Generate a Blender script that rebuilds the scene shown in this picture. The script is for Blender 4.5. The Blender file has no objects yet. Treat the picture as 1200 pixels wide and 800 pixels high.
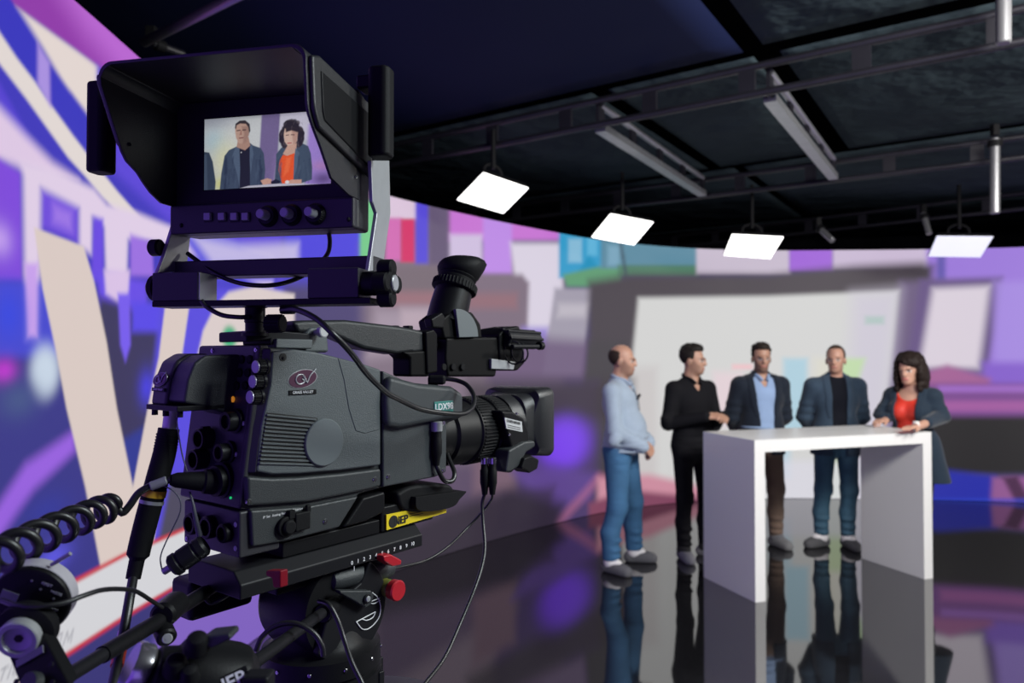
import bpy, bmesh, math, random
import numpy as np
from mathutils import Vector, Matrix

# ------------------------------------------------------------------ basics
SC = bpy.context.scene
COL = SC.collection
FPX = 850.0                      # focal length for a 1200 px wide frame
PITCH = math.atan(16 / 850)
EYE = np.array([0.0, 0.0, 1.68])
_F = np.array([0, math.cos(PITCH), math.sin(PITCH)])
_U = np.array([0, -math.sin(PITCH), math.cos(PITCH)])
_R = np.array([1.0, 0, 0])
PI = math.pi


def ray(x, y):
    return _F + (x - 600) / FPX * _R - (y - 400) / FPX * _U


def hz(x, y, z):
    d = ray(x, y)
    return EYE + d * ((z - EYE[2]) / d[2])


def at(x, y, Y):
    d = ray(x, y)
    return EYE + d * (Y / d[1])


def lin(c):
    c = c / 255.0
    return c / 12.92 if c <= 0.04045 else ((c + 0.055) / 1.055) ** 2.4


def rgb(r, g, b):
    return (lin(r), lin(g), lin(b), 1.0)


# ------------------------------------------------------------------ materials
_M = {}


def mat(name, col, rough=0.5, metal=0.0, bump=0.0, bscale=400.0, vary=0.0, vscale=30.0, spec=0.5, coat=0.0, sheen=0.0, emit=None, estr=0.0, attr=None):
    if name in _M:
        return _M[name]
    m = bpy.data.materials.new(name)
    m.use_nodes = True
    nt = m.node_tree
    b = nt.nodes['Principled BSDF']
    b.inputs['Base Color'].default_value = col
    b.inputs['Roughness'].default_value = rough
    b.inputs['Metallic'].default_value = metal
    b.inputs['Specular IOR Level'].default_value = spec
    b.inputs['Coat Weight'].default_value = coat
    b.inputs['Sheen Weight'].default_value = sheen
    tc = nt.nodes.new('ShaderNodeTexCoord')
    if vary:
        n = nt.nodes.new('ShaderNodeTexNoise')
        n.inputs['Scale'].default_value = vscale
        n.inputs['Detail'].default_value = 4
        nt.links.new(tc.outputs['Object'], n.inputs['Vector'])
        mx = nt.nodes.new('ShaderNodeMix')
        mx.data_type = 'RGBA'
        mx.inputs[6].default_value = tuple(c * (1 - vary) for c in col[:3]) + (1,)
        mx.inputs[7].default_value = tuple(min(1, c * (1 + vary)) for c in col[:3]) + (1,)
        nt.links.new(n.outputs['Fac'], mx.inputs[0])
        nt.links.new(mx.outputs[2], b.inputs['Base Color'])
    if attr:
        a = nt.nodes.new('ShaderNodeAttribute')
        a.attribute_name = attr
        nt.links.new(a.outputs['Color'], b.inputs['Base Color'])
    if bump:
        n2 = nt.nodes.new('ShaderNodeTexNoise')
        n2.inputs['Scale'].default_value = bscale
        n2.inputs['Detail'].default_value = 3
        nt.links.new(tc.outputs['Object'], n2.inputs['Vector'])
        bp = nt.nodes.new('ShaderNodeBump')
        bp.inputs['Strength'].default_value = bump
        bp.inputs['Distance'].default_value = 0.002
        nt.links.new(n2.outputs['Fac'], bp.inputs['Height'])
        nt.links.new(bp.outputs['Normal'], b.inputs['Normal'])
    if emit:
        b.inputs['Emission Color'].default_value = emit
        b.inputs['Emission Strength'].default_value = estr
    _M[name] = m
    return m


def screen_mat(name, strength):
    m = bpy.data.materials.new(name)
    m.use_nodes = True
    nt = m.node_tree
    b = nt.nodes['Principled BSDF']
    b.inputs['Base Color'].default_value = (0.01, 0.01, 0.01, 1)
    b.inputs['Roughness'].default_value = 0.6
    a = nt.nodes.new('ShaderNodeAttribute')
    a.attribute_name = 'picture'
    nt.links.new(a.outputs['Color'], b.inputs['Emission Color'])
    b.inputs['Emission Strength'].default_value = strength
    return m


# ------------------------------------------------------------------ mesh builder
class MB:
    def __init__(self):
        self.v, self.f = [], []

    def add(self, vs, fs, M=None):
        o = len(self.v)
        for p in vs:
            p = Vector(p)
            self.v.append(M @ p if M else p)
        for f in fs:
            self.f.append([i + o for i in f])
        return self

    def box(self, lo, hi, M=None):
        x0, y0, z0 = lo
        x1, y1, z1 = hi
        vs = [(x0, y0, z0), (x1, y0, z0), (x1, y1, z0), (x0, y1, z0), (x0, y0, z1), (x1, y0, z1), (x1, y1, z1), (x0, y1, z1)]
        fs = [(0, 3, 2, 1), (4, 5, 6, 7), (0, 1, 5, 4), (1, 2, 6, 5), (2, 3, 7, 6), (3, 0, 4, 7)]
        return self.add(vs, fs, M)

    def cbox(self, c, s, M=None):
        return self.box([c[i] - s[i] / 2 for i in range(3)], [c[i] + s[i] / 2 for i in range(3)], M)

    def prism(self, axis, pts, lo, hi, M=None, hi_pts=None):
        n = len(pts)

        def put(p, t):
            if axis == 'x':
                return (t, p[0], p[1])
            if axis == 'y':
                return (p[0], t, p[1])
            return (p[0], p[1], t)
        q = hi_pts or pts
        vs = [put(p, lo) for p in pts] + [put(p, hi) for p in q]
        area = sum(pts[i][0] * pts[(i + 1) % n][1] - pts[(i + 1) % n][0] * pts[i][1] for i in range(n))
        flip = (area < 0) != (axis == 'y')
        a = list(range(n))
        fs = [a[::-1], [i + n for i in a]] + [[i, (i + 1) % n, (i + 1) % n + n, i + n] for i in a]
        if flip:
            fs = [f[::-1] for f in fs]
        return self.add(vs, fs, M)

    def lathe(self, prof, p0, p1, seg=32, cap=True):
        """prof: list of (t, r) along p0->p1 (t in metres from p0)."""
        p0, p1 = Vector(p0), Vector(p1)
        d = (p1 - p0).normalized()
        up = Vector((0, 0, 1)) if abs(d.z) < 0.9 else Vector((1, 0, 0))
        a = d.cross(up).normalized()
        b = d.cross(a).normalized()
        vs, fs = [], []
        for t, r in prof:
            for k in range(seg):
                an = 2 * PI * k / seg
                vs.append(p0 + d * t + (a * math.cos(an) + b * math.sin(an)) * max(r, 1e-5))
        for i in range(len(prof) - 1):
            for k in range(seg):
                k2 = (k + 1) % seg
                fs.append((i * seg + k, i * seg + k2, (i + 1) * seg + k2, (i + 1) * seg + k))
        if cap:
            fs.append(tuple(range(seg))[::-1])
            fs.append(tuple((len(prof) - 1) * seg + k for k in range(seg)))
        return self.add(vs, fs)

    def cyl(self, p0, p1, r, r2=None, seg=28, ch=0.0):
        L = (Vector(p1) - Vector(p0)).length
        r2 = r if r2 is None else r2
        if ch:
            return self.lathe([(0, r - ch), (ch, r), (L - ch, r2), (L, r2 - ch)], p0, p1, seg)
        return self.lathe([(0, r), (L, r2)], p0, p1, seg)

    def tube(self, pts, r, seg=12, smooth=6, rfun=None):
        P = catmull(pts, smooth) if smooth else [Vector(p) for p in pts]
        n = len(P)
        T = [(P[min(i + 1, n - 1)] - P[max(i - 1, 0)]).normalized() for i in range(n)]
        up = Vector((0, 0, 1)) if abs(T[0].z) < 0.9 else Vector((1, 0, 0))
        a = T[0].cross(up).normalized()
        vs, fs = [], []
        for i in range(n):
            a = (a - T[i] * a.dot(T[i])).normalized()
            b = T[i].cross(a)
            rr = rfun(i / (n - 1)) if rfun else r
            for k in range(seg):
                an = 2 * PI * k / seg
                vs.append(P[i] + (a * math.cos(an) + b * math.sin(an)) * rr)
        for i in range(n - 1):
            for k in range(seg):
                k2 = (k + 1) % seg
                fs.append((i * seg + k, i * seg + k2, (i + 1) * seg + k2, (i + 1) * seg + k))
        fs.append(tuple(range(seg))[::-1])
        fs.append(tuple((n - 1) * seg + k for k in range(seg)))
        return self.add(vs, fs)

    def build(self, name, m, parent=None, bevel=0.0, smooth=True, seg=2, angle=35):
        me = bpy.data.meshes.new(name)
        me.from_pydata([tuple(v) for v in self.v], [], self.f)
        bm = bmesh.new()
        bm.from_mesh(me)
        bmesh.ops.recalc_face_normals(bm, faces=bm.faces)
        bm.to_mesh(me)
        bm.free()
        me.materials.append(m)
        o = bpy.data.objects.new(name, me)
        COL.objects.link(o)
        if parent:
            o.parent = parent
        if smooth:
            me.polygons.foreach_set('use_smooth', [True] * len(me.polygons))
            me.set_sharp_from_angle(angle=math.radians(angle))
        if bevel:
            md = o.modifiers.new('bevel', 'BEVEL')
            md.width = bevel
            md.segments = seg
            md.limit_method = 'ANGLE'
            md.angle_limit = math.radians(30)
            md.harden_normals = True
        return o


def catmull(pts, sub=6):
    P = [Vector(p) for p in pts]
    if len(P) < 3:
        return P
    Q = [P[0] * 2 - P[1]] + P + [P[-1] * 2 - P[-2]]
    out = []
    for i in range(1, len(Q) - 2):
        a, b, c, d = Q[i - 1], Q[i], Q[i + 1], Q[i + 2]
        for k in range(sub):
            t = k / sub
            out.append(0.5 * ((2 * b) + (c - a) * t + (2 * a - 5 * b + 4 * c - d) * t * t + (3 * b - a - 3 * c + d) * t ** 3))
    out.append(P[-1])
    return out


def tag(o, label=None, cat=None, group=None, kind=None):
    if label:
        o['label'] = label
    if cat:
        o['category'] = cat
    if group:
        o['group'] = group
    if kind:
        o['kind'] = kind
    return o


def empty(name, loc, rz=0.0, **k):
    o = bpy.data.objects.new(name, None)
    o.empty_display_size = 0.1
    COL.objects.link(o)
    o.location = tuple(loc)
    o.rotation_euler = (0, 0, rz)
    return tag(o, **k)


def text_mesh(name, s, size, m, parent, M, extrude=0.0003, bold=False):
    """flat lettering as a mesh, centred on M's origin, reading along M's x, up along M's y"""
    cu = bpy.data.curves.new(name, 'FONT')
    cu.body = s
    cu.size = size
    cu.align_x = 'CENTER'
    cu.align_y = 'CENTER'
    cu.extrude = extrude
    if bold:
        cu.offset = size * 0.02
    t = bpy.data.objects.new(name, cu)
    COL.objects.link(t)
    bpy.context.view_layer.update()
    me = bpy.data.meshes.new_from_object(t.evaluated_get(bpy.context.evaluated_depsgraph_get()))
    bpy.data.objects.remove(t)
    me.name = name
    me.transform(M)
    me.materials.clear()
    me.materials.append(m)
    o = bpy.data.objects.new(name, me)
    COL.objects.link(o)
    o.parent = parent
    return o


# ------------------------------------------------------------------ soft-edged 2-D painting (for what the screens show)
class Canvas:
    def __init__(self, X, Y, base):
        self.X, self.Y = X, Y
        self.C = np.zeros(X.shape + (3,), dtype=np.float32)
        self.C[:] = [lin(c) for c in base]

    def _mix(self, a, col):
        c = np.array([lin(v) for v in col], dtype=np.float32)
        self.C += (c - self.C) * a[..., None]

    def poly(self, pts, col, blur, op=1.0):
        pts = np.array(pts, float)
        lo = pts.min(0) - blur
        hi = pts.max(0) + blur
        msk = (self.X >= lo[0]) & (self.X <= hi[0]) & (self.Y >= lo[1]) & (self.Y <= hi[1])
        x, y = self.X[msk], self.Y[msk]
        if not len(x):
            return
        d = np.full(x.shape, 1e9)
        ins = np.zeros(x.shape, bool)
        n = len(pts)
        for i in range(n):
            ax, ay = pts[i]
            bx, by = pts[(i + 1) % n]
            ex, ey = bx - ax, by - ay
            L = ex * ex + ey * ey + 1e-12
            t = np.clip(((x - ax) * ex + (y - ay) * ey) / L, 0, 1)
            d = np.minimum(d, (x - ax - t * ex) ** 2 + (y - ay - t * ey) ** 2)
            c = (ay > y) != (by > y)
            with np.errstate(divide='ignore', invalid='ignore'):
                xi = ax + (y - ay) * ex / (ey if ey != 0 else 1e-12)
            ins ^= c & (x < xi)
        sd = np.sqrt(d) * np.where(ins, 1, -1)
        a = np.clip(sd / max(blur, 1e-6) * 0.5 + 0.5, 0, 1)
        a = a * a * (3 - 2 * a) * op
        full = np.zeros(self.X.shape, np.float32)
        full[msk] = a
        self._mix(full, col)

    def blob(self, cx, cy, rx, ry, col, op=1.0, p=2.0, rot=0.0):
        c, s = math.cos(rot), math.sin(rot)
        dx, dy = self.X - cx, self.Y - cy
        q = ((dx * c + dy * s) / rx) ** 2 + ((-dx * s + dy * c) / ry) ** 2
        self._mix((np.exp(-q ** (p / 2)) * op).astype(np.float32), col)

    def line(self, pts, w, col, blur, op=1.0):
        d = np.full(self.X.shape, 1e9)
        for (ax, ay), (bx, by) in zip(pts[:-1], pts[1:]):
            ex, ey = bx - ax, by - ay
            L = ex * ex + ey * ey + 1e-12
            t = np.clip(((self.X - ax) * ex + (self.Y - ay) * ey) / L, 0, 1)
            d = np.minimum(d, (self.X - ax - t * ex) ** 2 + (self.Y - ay - t * ey) ** 2)
        a = np.clip((w / 2 - np.sqrt(d)) / blur * 0.5 + 0.5, 0, 1)
        self._mix((a * op).astype(np.float32), col)


def picture_mesh(name, P, colours, m, parent=None):
    """grid mesh (rows x cols x 3 points) with one colour per vertex in the attribute 'picture'"""
    r, c = P.shape[:2]
    i = np.arange((r - 1) * c).reshape(r - 1, c)[:, :-1].ravel()
    F4 = np.stack([i, i + 1, i + 1 + c, i + c], 1)
    me = bpy.data.meshes.new(name)
    me.vertices.add(r * c)
    me.vertices.foreach_set('co', P.reshape(-1).astype(np.float32))
    me.loops.add(len(F4) * 4)
    me.loops.foreach_set('vertex_index', F4.ravel().astype(np.int32))
    me.polygons.add(len(F4))
    me.polygons.foreach_set('loop_start', np.arange(0, len(F4) * 4, 4, dtype=np.int32))
    me.update(calc_edges=True)
    at_ = me.attributes.new('picture', 'FLOAT_COLOR', 'POINT')
    cc = np.ones((r * c, 4), np.float32)
    cc[:, :3] = colours.reshape(-1, 3)
    at_.data.foreach_set('color', cc.ravel())
    me.materials.append(m)
    me.polygons.foreach_set('use_smooth', [True] * len(F4))
    o = bpy.data.objects.new(name, me)
    COL.objects.link(o)
    if parent:
        o.parent = parent
    return o


# ------------------------------------------------------------------ camera
cam = bpy.data.cameras.new('camera')
cam.sensor_width = 36
cam.lens = 36 * FPX / 1200
cam.clip_start = 0.05
cam.clip_end = 60
cam.dof.use_dof = True
cam.dof.focus_distance = 0.95
cam.dof.aperture_fstop = 5.4
co = bpy.data.objects.new('camera', cam)
COL.objects.link(co)
co.location = tuple(EYE)
co.rotation_euler = (PI / 2 + PITCH, 0, 0)
SC.camera = co
SC.view_settings.view_transform = 'Standard'
SC.view_settings.look = 'None'
SC.view_settings.exposure = 0
SC.view_settings.gamma = 1
SC.cycles.use_denoising = True
SC.cycles.max_bounces = 8
SC.cycles.sample_clamp_indirect = 6

w = bpy.data.worlds.new('world')
SC.world = w
w.use_nodes = True
w.node_tree.nodes['Background'].inputs[0].default_value = (0.3, 0.35, 0.5, 1)
w.node_tree.nodes['Background'].inputs[1].default_value = 0.02
# ================================================================== THE STUDIO
LED_H = 2.91
_plan = [(2.2, -4.85), (0.8, -4.7), (-0.4, -4.3), (-1.1, -3.4), (-1.36, -2.2), (-1.42, -1.0), (-1.49, 1.0), (-1.52, 2.4), (-1.56, 3.4), (-1.52, 4.3), (-1.27, 5.05), (-0.87, 5.72), (-0.35, 6.4), (0.27, 7.1), (1.05, 7.83),  # first points: unseen wall behind the viewpoint, added to throw violet light
         (2.0, 8.33), (3.0, 8.53), (4.0, 8.5), (5.0, 8.42), (6.0, 8.2), (7.0, 7.5), (7.9, 6.2), (8.4, 4.4), (8.55, 2.5)]
PLAN = np.array([(p.x, p.y) for p in catmull([(x, y, 0) for x, y in _plan], 24)])
_seg = np.linalg.norm(np.diff(PLAN, axis=0), axis=1)
ARC = np.concatenate([[0], np.cumsum(_seg)])


def plan_at(s):
    return np.stack([np.interp(s, ARC, PLAN[:, 0]), np.interp(s, ARC, PLAN[:, 1])], -1)


def on_wall(px, py):
    """where the sight line of a photo pixel meets the video wall: (arc length, height)"""
    d = ray(px, py)
    best = None
    cr = PLAN[:, 0] * d[1] - PLAN[:, 1] * d[0]
    for i in np.nonzero((cr[:-1] * cr[1:] <= 0))[0]:
        t = cr[i] / (cr[i] - cr[i + 1])
        q = PLAN[i] + (PLAN[i + 1] - PLAN[i]) * t
        if q[1] <= 0.1:
            continue
        k = q[1] / d[1]
        if best is None or k < best[2]:
            best = (ARC[i] + t * _seg[i], EYE[2] + d[2] * k, k)
    return best[:2]


def wall_poly(pts):
    out = []
    n = len(pts)
    for i in range(n):
        a, b = pts[i], pts[(i + 1) % n]
        m = max(1, int(math.hypot(b[0] - a[0], b[1] - a[1]) / 40))
        for k in range(m):
            out.append(on_wall(a[0] + (b[0] - a[0]) * k / m, a[1] + (b[1] - a[1]) * k / m))
    return out


# grid of the wall: finer where it stands near
sL = on_wall(-30, 400)[0]
sR = on_wall(1230, 400)[0]
cols = np.array([on_wall(x, 400)[0] for x in np.concatenate([np.arange(-30, 400, 1.3), np.arange(400, 1231, 2.6)])])
cols = np.concatenate([np.arange(0, sL, 0.015), cols, np.arange(sR + 0.03, ARC[-1], 0.03)])
rows = np.linspace(0.0, LED_H, 400)
GX, GZ = np.meshgrid(cols, rows)
CV = Canvas(GX, GZ, (70, 60, 110))
PXM = 0.0085                      # metres per photo pixel at the far wall, for soft edges


def wp(pts, col, blur=5, op=1.0):
    q = wall_poly(pts)
    near = np.mean([plan_at(s)[1] for s, z in q])
    CV.poly(q, col, max(blur * near / FPX, 0.006), op)


def wr(x0, y0, x1, y1, col, blur=5, op=1.0):
    wp([(x0, y0), (x1, y0), (x1, y1), (x0, y1)], col, blur, op)


def wb(x, y, rx, ry, col, op=1.0, p=2.0, rot=0.0):
    s, z = on_wall(x, y)
    s2, _ = on_wall(x + rx, y)
    _, z2 = on_wall(x, y - ry)
    CV.blob(s, z, abs(s2 - s), abs(z2 - z), col, op, p, rot)


def wl(pts, width, col, blur=2, op=1.0):
    q = []
    for a, b in zip(pts[:-1], pts[1:]):
        for k in range(4):
            q.append(on_wall(a[0] + (b[0] - a[0]) * k / 4, a[1] + (b[1] - a[1]) * k / 4))
    q.append(on_wall(*pts[-1]))
    near = np.mean([plan_at(s)[1] for s, z in q])
    CV.line(q, width * near / FPX, col, max(blur * near / FPX, 0.005), op)


# ---- far left: blue and violet street scene behind cream letters
wr(-60, -200, 330, 900, (52, 42, 182), 30)
wr(-60, 330, 240, 700, (44, 42, 130), 25)
wr(330, 200, 470, 330, (70, 60, 215), 14)
wp([(-60, -200), (0, -200), (52, 60), (52, 130), (0, 45)], (44, 40, 185), 6)
wp([(20, 8), (52, 60), (80, 108), (115, 150), (115, 78)], (224, 211, 206), 8)
wp([(8, -6), (18, 8), (115, 78), (135, 95), (330, 230), (440, 262), (440, 170), (330, 110), (170, 56), (88, -12), (60, -200), (-60, -200)], (140, 48, 165), 3)
wp([(50, -40), (100, 40), (140, 90), (200, 140), (330, 200), (440, 246), (440, 170), (330, 110), (170, 50), (88, -16), (70, -60)], (182, 98, 206), 26)
wp([(115, 82), (135, 98), (330, 240), (330, 330), (210, 270), (130, 200), (115, 150)], (84, 60, 210), 10)
wp([(-40, 20), (0, 77), (30, 116), (60, 158), (80, 186), (100, 208), (120, 232), (150, 262), (170, 262), (138, 226), (122, 206), (106, 186), (86, 160), (60, 124), (40, 96), (20, 70), (0, 40), (-40, -30)], (222, 212, 208), 4)
wp([(60, 82), (85, 112), (106, 144), (106, 184), (84, 155), (60, 122)], (46, 42, 185), 7)
wp([(44, 52), (58, 75), (59, 126), (44, 100)], (165, 140, 220), 6)
wp([(-60, 60), (0, 100), (50, 190), (20, 190), (0, 150), (-60, 90)], (78, 55, 205), 8)
wp([(-60, 115), (0, 128), (30, 160), (62, 192), (92, 212), (62, 212), (0, 190), (-60, 170)], (218, 196, 224), 12)
wp([(-60, 170), (0, 188), (24, 204), (26, 330), (-60, 330)], (120, 62, 214), 7)
wb(0, 282, 14, 20, (195, 160, 235), 0.8)
wp([(48, 222), (92, 242), (92, 285), (48, 268)], (104, 66, 214), 8)
wp([(62, 240), (84, 250), (84, 272), (62, 262)], (150, 110, 225), 10)
wp([(24, 190), (62, 200), (110, 222), (125, 240), (160, 250), (205, 268), (320, 300), (320, 340), (190, 285), (150, 282), (148, 345), (125, 345), (122, 268), (108, 256), (108, 300), (93, 290), (93, 245), (48, 222), (46, 400), (30, 400), (27, 206)], (220, 202, 226), 7)
wp([(110, 255), (121, 258), (121, 330), (107, 330)], (98, 62, 220), 6)
wp([(153, 276), (178, 284), (180, 325), (153, 325)], (150, 105, 220), 6)
wp([(206, 258), (320, 300), (320, 330), (250, 330), (222, 290)], (72, 66, 215), 8)
wp([(222, 274), (280, 288), (350, 285), (350, 310), (250, 312)], (205, 195, 225), 10, 0.8)
wp([(-60, 330), (110, 330), (110, 420), (-60, 420)], (62, 66, 214), 10, 0.8)
wp([(29, 310), (44, 310), (43, 395), (33, 395)], (196, 156, 232), 6)
wb(10, 370, 18, 30, (36, 60, 220), 0.8)
wb(53, 436, 17, 32, (196, 210, 226), 1.0, 4)
wb(5, 436, 14, 14, (190, 40, 205), 0.9)
wb(22, 470, 22, 22, (62, 82, 132), 0.8)
wp([(-20, 620), (30, 545), (88, 505), (88, 530), (40, 575), (-20, 660)], (150, 92, 222), 12, 0.95)
wb(62, 655, 20, 16, (86, 80, 220), 0.9)
wb(55, 600, 26, 20, (36, 44, 150), 0.8)
wp([(112, 320), (172, 330), (172, 385), (140, 385), (118, 360)], (96, 66, 224), 8)
wp([(122, 318), (152, 318), (150, 350), (138, 356), (124, 345)], (214, 190, 226), 6)
wp([(118, 350), (150, 360), (186, 388), (186, 520), (150, 640), (120, 500), (112, 390)], (44, 38, 84), 8)
wp([(138, 345), (152, 345), (153, 405), (147, 425), (141, 405)], (112, 84, 232), 5)
wr(155, 355, 190, 390, (80, 62, 226), 7)
wb(172, 455, 9, 20, (62, 52, 220), 0.9)
wp([(138, 520), (170, 500), (160, 575), (150, 575)], (30, 44, 140), 8)
wp([(190, 335), (330, 340), (330, 620), (160, 640)], (80, 66, 216), 10)
wp([(200, 560), (260, 560), (240, 640), (180, 660)], (66, 62, 84), 10)
CREAM = (214, 198, 191)
wp([(40, 268), (98, 290), (110, 330), (125, 402), (137, 480), (156, 572), (164, 660), (118, 666), (100, 572), (78, 480), (65, 410), (50, 340)], CREAM, 2.5)
wp([(197, 330), (226, 330), (213, 420), (196, 500), (180, 640), (150, 650), (156, 570), (173, 480), (186, 420)], CREAM, 2.5)
wp([(226, 450), (232, 415), (238, 388), (252, 360), (268, 343), (300, 336), (345, 345), (345, 470), (226, 470)], (214, 200, 198), 4)
wb(269, 396, 9, 14, (20, 165, 112), 1.0, 5)
# white ribbon with red rims and a navy band below
wp([(-60, 752), (0, 727), (82, 685), (146, 651), (220, 619), (300, 590), (380, 566), (470, 545), (470, 570), (380, 600), (300, 636), (261, 661), (220, 680), (181, 703), (135, 731), (71, 773), (0, 820), (-60, 860)], (208, 208, 212), 2.5)
wp([(-60, 860), (0, 820), (71, 773), (135, 731), (181, 703), (220, 680), (261, 661), (300, 636), (380, 600), (470, 560), (470, 900), (-60, 900)], (46, 42, 112), 2.5)
wl([(-60, 752), (0, 727), (82, 685), (146, 651), (220, 619), (300, 590), (380, 566), (470, 545)], 4.2, (196, 24, 42))
wl([(-60, 860), (0, 820), (71, 773), (135, 731), (181, 703), (220, 680), (261, 661), (300, 636), (380, 600), (470, 570)], 4.2, (196, 24, 42))
wp([(190, 720), (240, 682), (330, 640), (470, 590), (470, 900), (150, 900)], (122, 92, 186), 16)
for pts in ([(62, 748), (56, 763), (60, 764), (64, 763)], [(69, 745), (64, 760), (69, 758), (73, 743), (69, 745)], [(74, 757), (79, 741), (80, 752), (86, 738), (83, 753)],
            [(2, 786), (10, 782)], [(6, 784), (1, 799)], [(14, 781), (9, 796)], [(22, 777), (17, 782), (15, 792), (20, 790)]):
    wl(pts, 1.8, (150, 150, 158), 1)
# ---- middle: pink, lilac and grey blocks
wr(430, 200, 560, 330, (110, 96, 118), 6)
wr(425, 290, 660, 640, (124, 108, 124), 14)
wp([(440, 362), (600, 362), (610, 400), (430, 420)], (166, 150, 166), 12, 0.8)
wr(422, 236, 441, 306, (112, 196, 134), 4)
wr(441, 218, 488, 258, (216, 194, 216), 4)
wr(452, 256, 470, 306, (206, 104, 176), 4)
wr(470, 257, 486, 308, (208, 40, 100), 3)
wr(487, 222, 502, 310, (84, 70, 212), 4)
wr(503, 225, 527, 312, (98, 84, 114), 5)
wr(527, 235, 658, 282, (196, 114, 208), 5)
wr(566, 250, 600, 322, (186, 136, 226), 5)
wr(527, 275, 565, 312, (204, 188, 220), 5)
wp([(598, 285), (657, 285), (660, 340), (640, 400), (612, 400)], (214, 206, 222), 6)
wr(430, 312, 560, 345, (116, 102, 112), 8)
wr(455, 342, 600, 358, (158, 108, 116), 7, 0.7)
wr(470, 362, 545, 385, (184, 164, 176), 9, 0.8)
wp([(540, 322), (612, 322), (620, 332), (618, 388), (540, 392)], (122, 106, 122), 6)
wr(548, 344, 606, 362, (150, 104, 112), 8, 0.7)
wr(612, 384, 642, 406, (140, 120, 206), 7, 0.9)
wp([(650, 338), (695, 338), (680, 440), (636, 440)], (158, 152, 168), 5)
wp([(655, 356), (690, 356), (686, 372), (653, 372)], (192, 186, 196), 7, 0.8)
wp([(570, 392), (690, 400), (690, 450), (570, 450)], (106, 86, 120), 12, 0.9)
wr(655, 262, 706, 326, (44, 152, 198), 3)
wr(666, 280, 682, 308, (132, 184, 212), 4)
wr(688, 276, 700, 300, (92, 176, 214), 4)
wp([(690, 300), (706, 318), (676, 322)], (8, 140, 184), 4)
wp([(660, 322), (705, 312), (728, 312), (728, 336), (664, 336)], (92, 152, 112), 4)
wr(704, 272, 820, 314, (90, 136, 158), 5)
wr(712, 288, 726, 312, (130, 172, 196), 5, 0.7)
wr(724, 311, 818, 324, (78, 124, 100), 4)
wl([(727, 284), (735, 330)], 4, (60, 78, 92), 3)
wr(816, 280, 926, 322, (196, 184, 202), 3)
wr(925, 282, 976, 318, (156, 96, 212), 3)
wr(976, 280, 1093, 316, (198, 182, 208), 3)
wr(1086, 280, 1330, 440, (152, 118, 214), 5)
wr(1098, 284, 1108, 330, (96, 84, 170), 4)
# ---- dark frame and bright screen in the middle
wp([(690, 330), (742, 322), (900, 322), (1000, 312), (1080, 308), (1094, 312), (1092, 345), (1070, 440), (1030, 620), (690, 620)], (70, 63, 71), 9)
wp([(1055, 330), (1092, 330), (1072, 440), (1045, 620), (1000, 620)], (104, 88, 124), 8)
wp([(748, 349), (900, 347), (1053, 341), (1047, 400), (1036, 500), (1024, 620), (722, 620), (735, 480)], (208, 208, 207), 5)
wp([(1000, 345), (1053, 341), (1047, 400), (1024, 620), (985, 620)], (202, 196, 212), 16, 0.8)
wp([(740, 430), (770, 430), (770, 560), (735, 560)], (196, 190, 190), 10, 0.7)
wr(918, 420, 946, 505, (166, 202, 218), 5, 0.9)
wr(900, 505, 926, 560, (178, 206, 220), 6, 0.8)
wr(955, 420, 985, 520, (218, 214, 196), 9, 0.6)
wp([(984, 420), (1014, 420), (1006, 446), (984, 446)], (188, 216, 164), 5, 0.9)
wr(968, 500, 990, 590, (186, 208, 160), 6, 0.8)
wr(858, 427, 882, 433, (236, 186, 192), 3, 0.8)
wr(836, 436, 870, 500, (228, 204, 212), 8, 0.7)
wr(1014, 371, 1036, 380, (160, 192, 182), 4, 0.7)
wr(900, 540, 1010, 620, (216, 214, 226), 8, 0.7)
# ---- lower middle
wp([(690, 400), (735, 400), (725, 480), (700, 600), (672, 600), (680, 480)], (66, 62, 68), 8)
wr(580, 450, 700, 620, (72, 54, 102), 14)
wr(548, 446, 742, 492, (58, 50, 59), 14, 0.85)
wr(440, 540, 606, 680, (88, 72, 98), 16)
wr(555, 500, 604, 580, (116, 92, 108), 12)
wb(662, 520, 30, 32, (120, 66, 232), 1.0, 4)
wp([(600, 552), (650, 546), (700, 556), (690, 585), (640, 600)], (94, 68, 144), 10, 0.8)
wp([(590, 580), (650, 570), (640, 625), (580, 625)], (66, 50, 88), 10, 0.9)
wl([(655, 612), (680, 585), (702, 560), (722, 566)], 8, (176, 104, 138), 7, 0.7)
wp([(700, 560), (760, 556), (830, 572), (835, 588), (760, 588), (700, 592)], (202, 140, 158), 7)
wp([(690, 590), (740, 575), (830, 584), (835, 620), (690, 620)], (126, 66, 92), 6)
wr(900, 585, 1012, 620, (214, 210, 222), 3)
wp([(430, 640), (520, 596), (600, 572), (660, 590), (650, 640), (430, 720)], (40, 32, 46), 16, 0.92)
# ---- right: white screen, mauve landscape, dark plinth
wp([(1078, 328), (1174, 325), (1166, 390), (1156, 440), (1060, 440)], (98, 78, 128), 6)
wp([(1093, 338), (1160, 335), (1147, 432), (1077, 432)], (214, 204, 216), 7)
wr(1165, 330, 1330, 430, (164, 138, 222), 8, 0.8)
wr(1152, 425, 1330, 470, (130, 92, 200), 8)
wp([(1085, 436), (1110, 428), (1160, 444), (1160, 460), (1080, 460)], (160, 94, 146), 6)
wr(1060, 450, 1330, 500, (120, 70, 140), 7)
wr(1100, 452, 1330, 460, (152, 100, 188), 4)
wr(1100, 470, 1330, 482, (158, 88, 156), 5)
wr(1050, 488, 1330, 556, (26, 24, 27), 6)
wp([(1050, 555), (1100, 550), (1166, 558), (1160, 640), (1050, 640)], (24, 34, 160), 6)
wp([(1163, 560), (1330, 555), (1330, 640), (1158, 640)], (140, 84, 140), 5)
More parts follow.
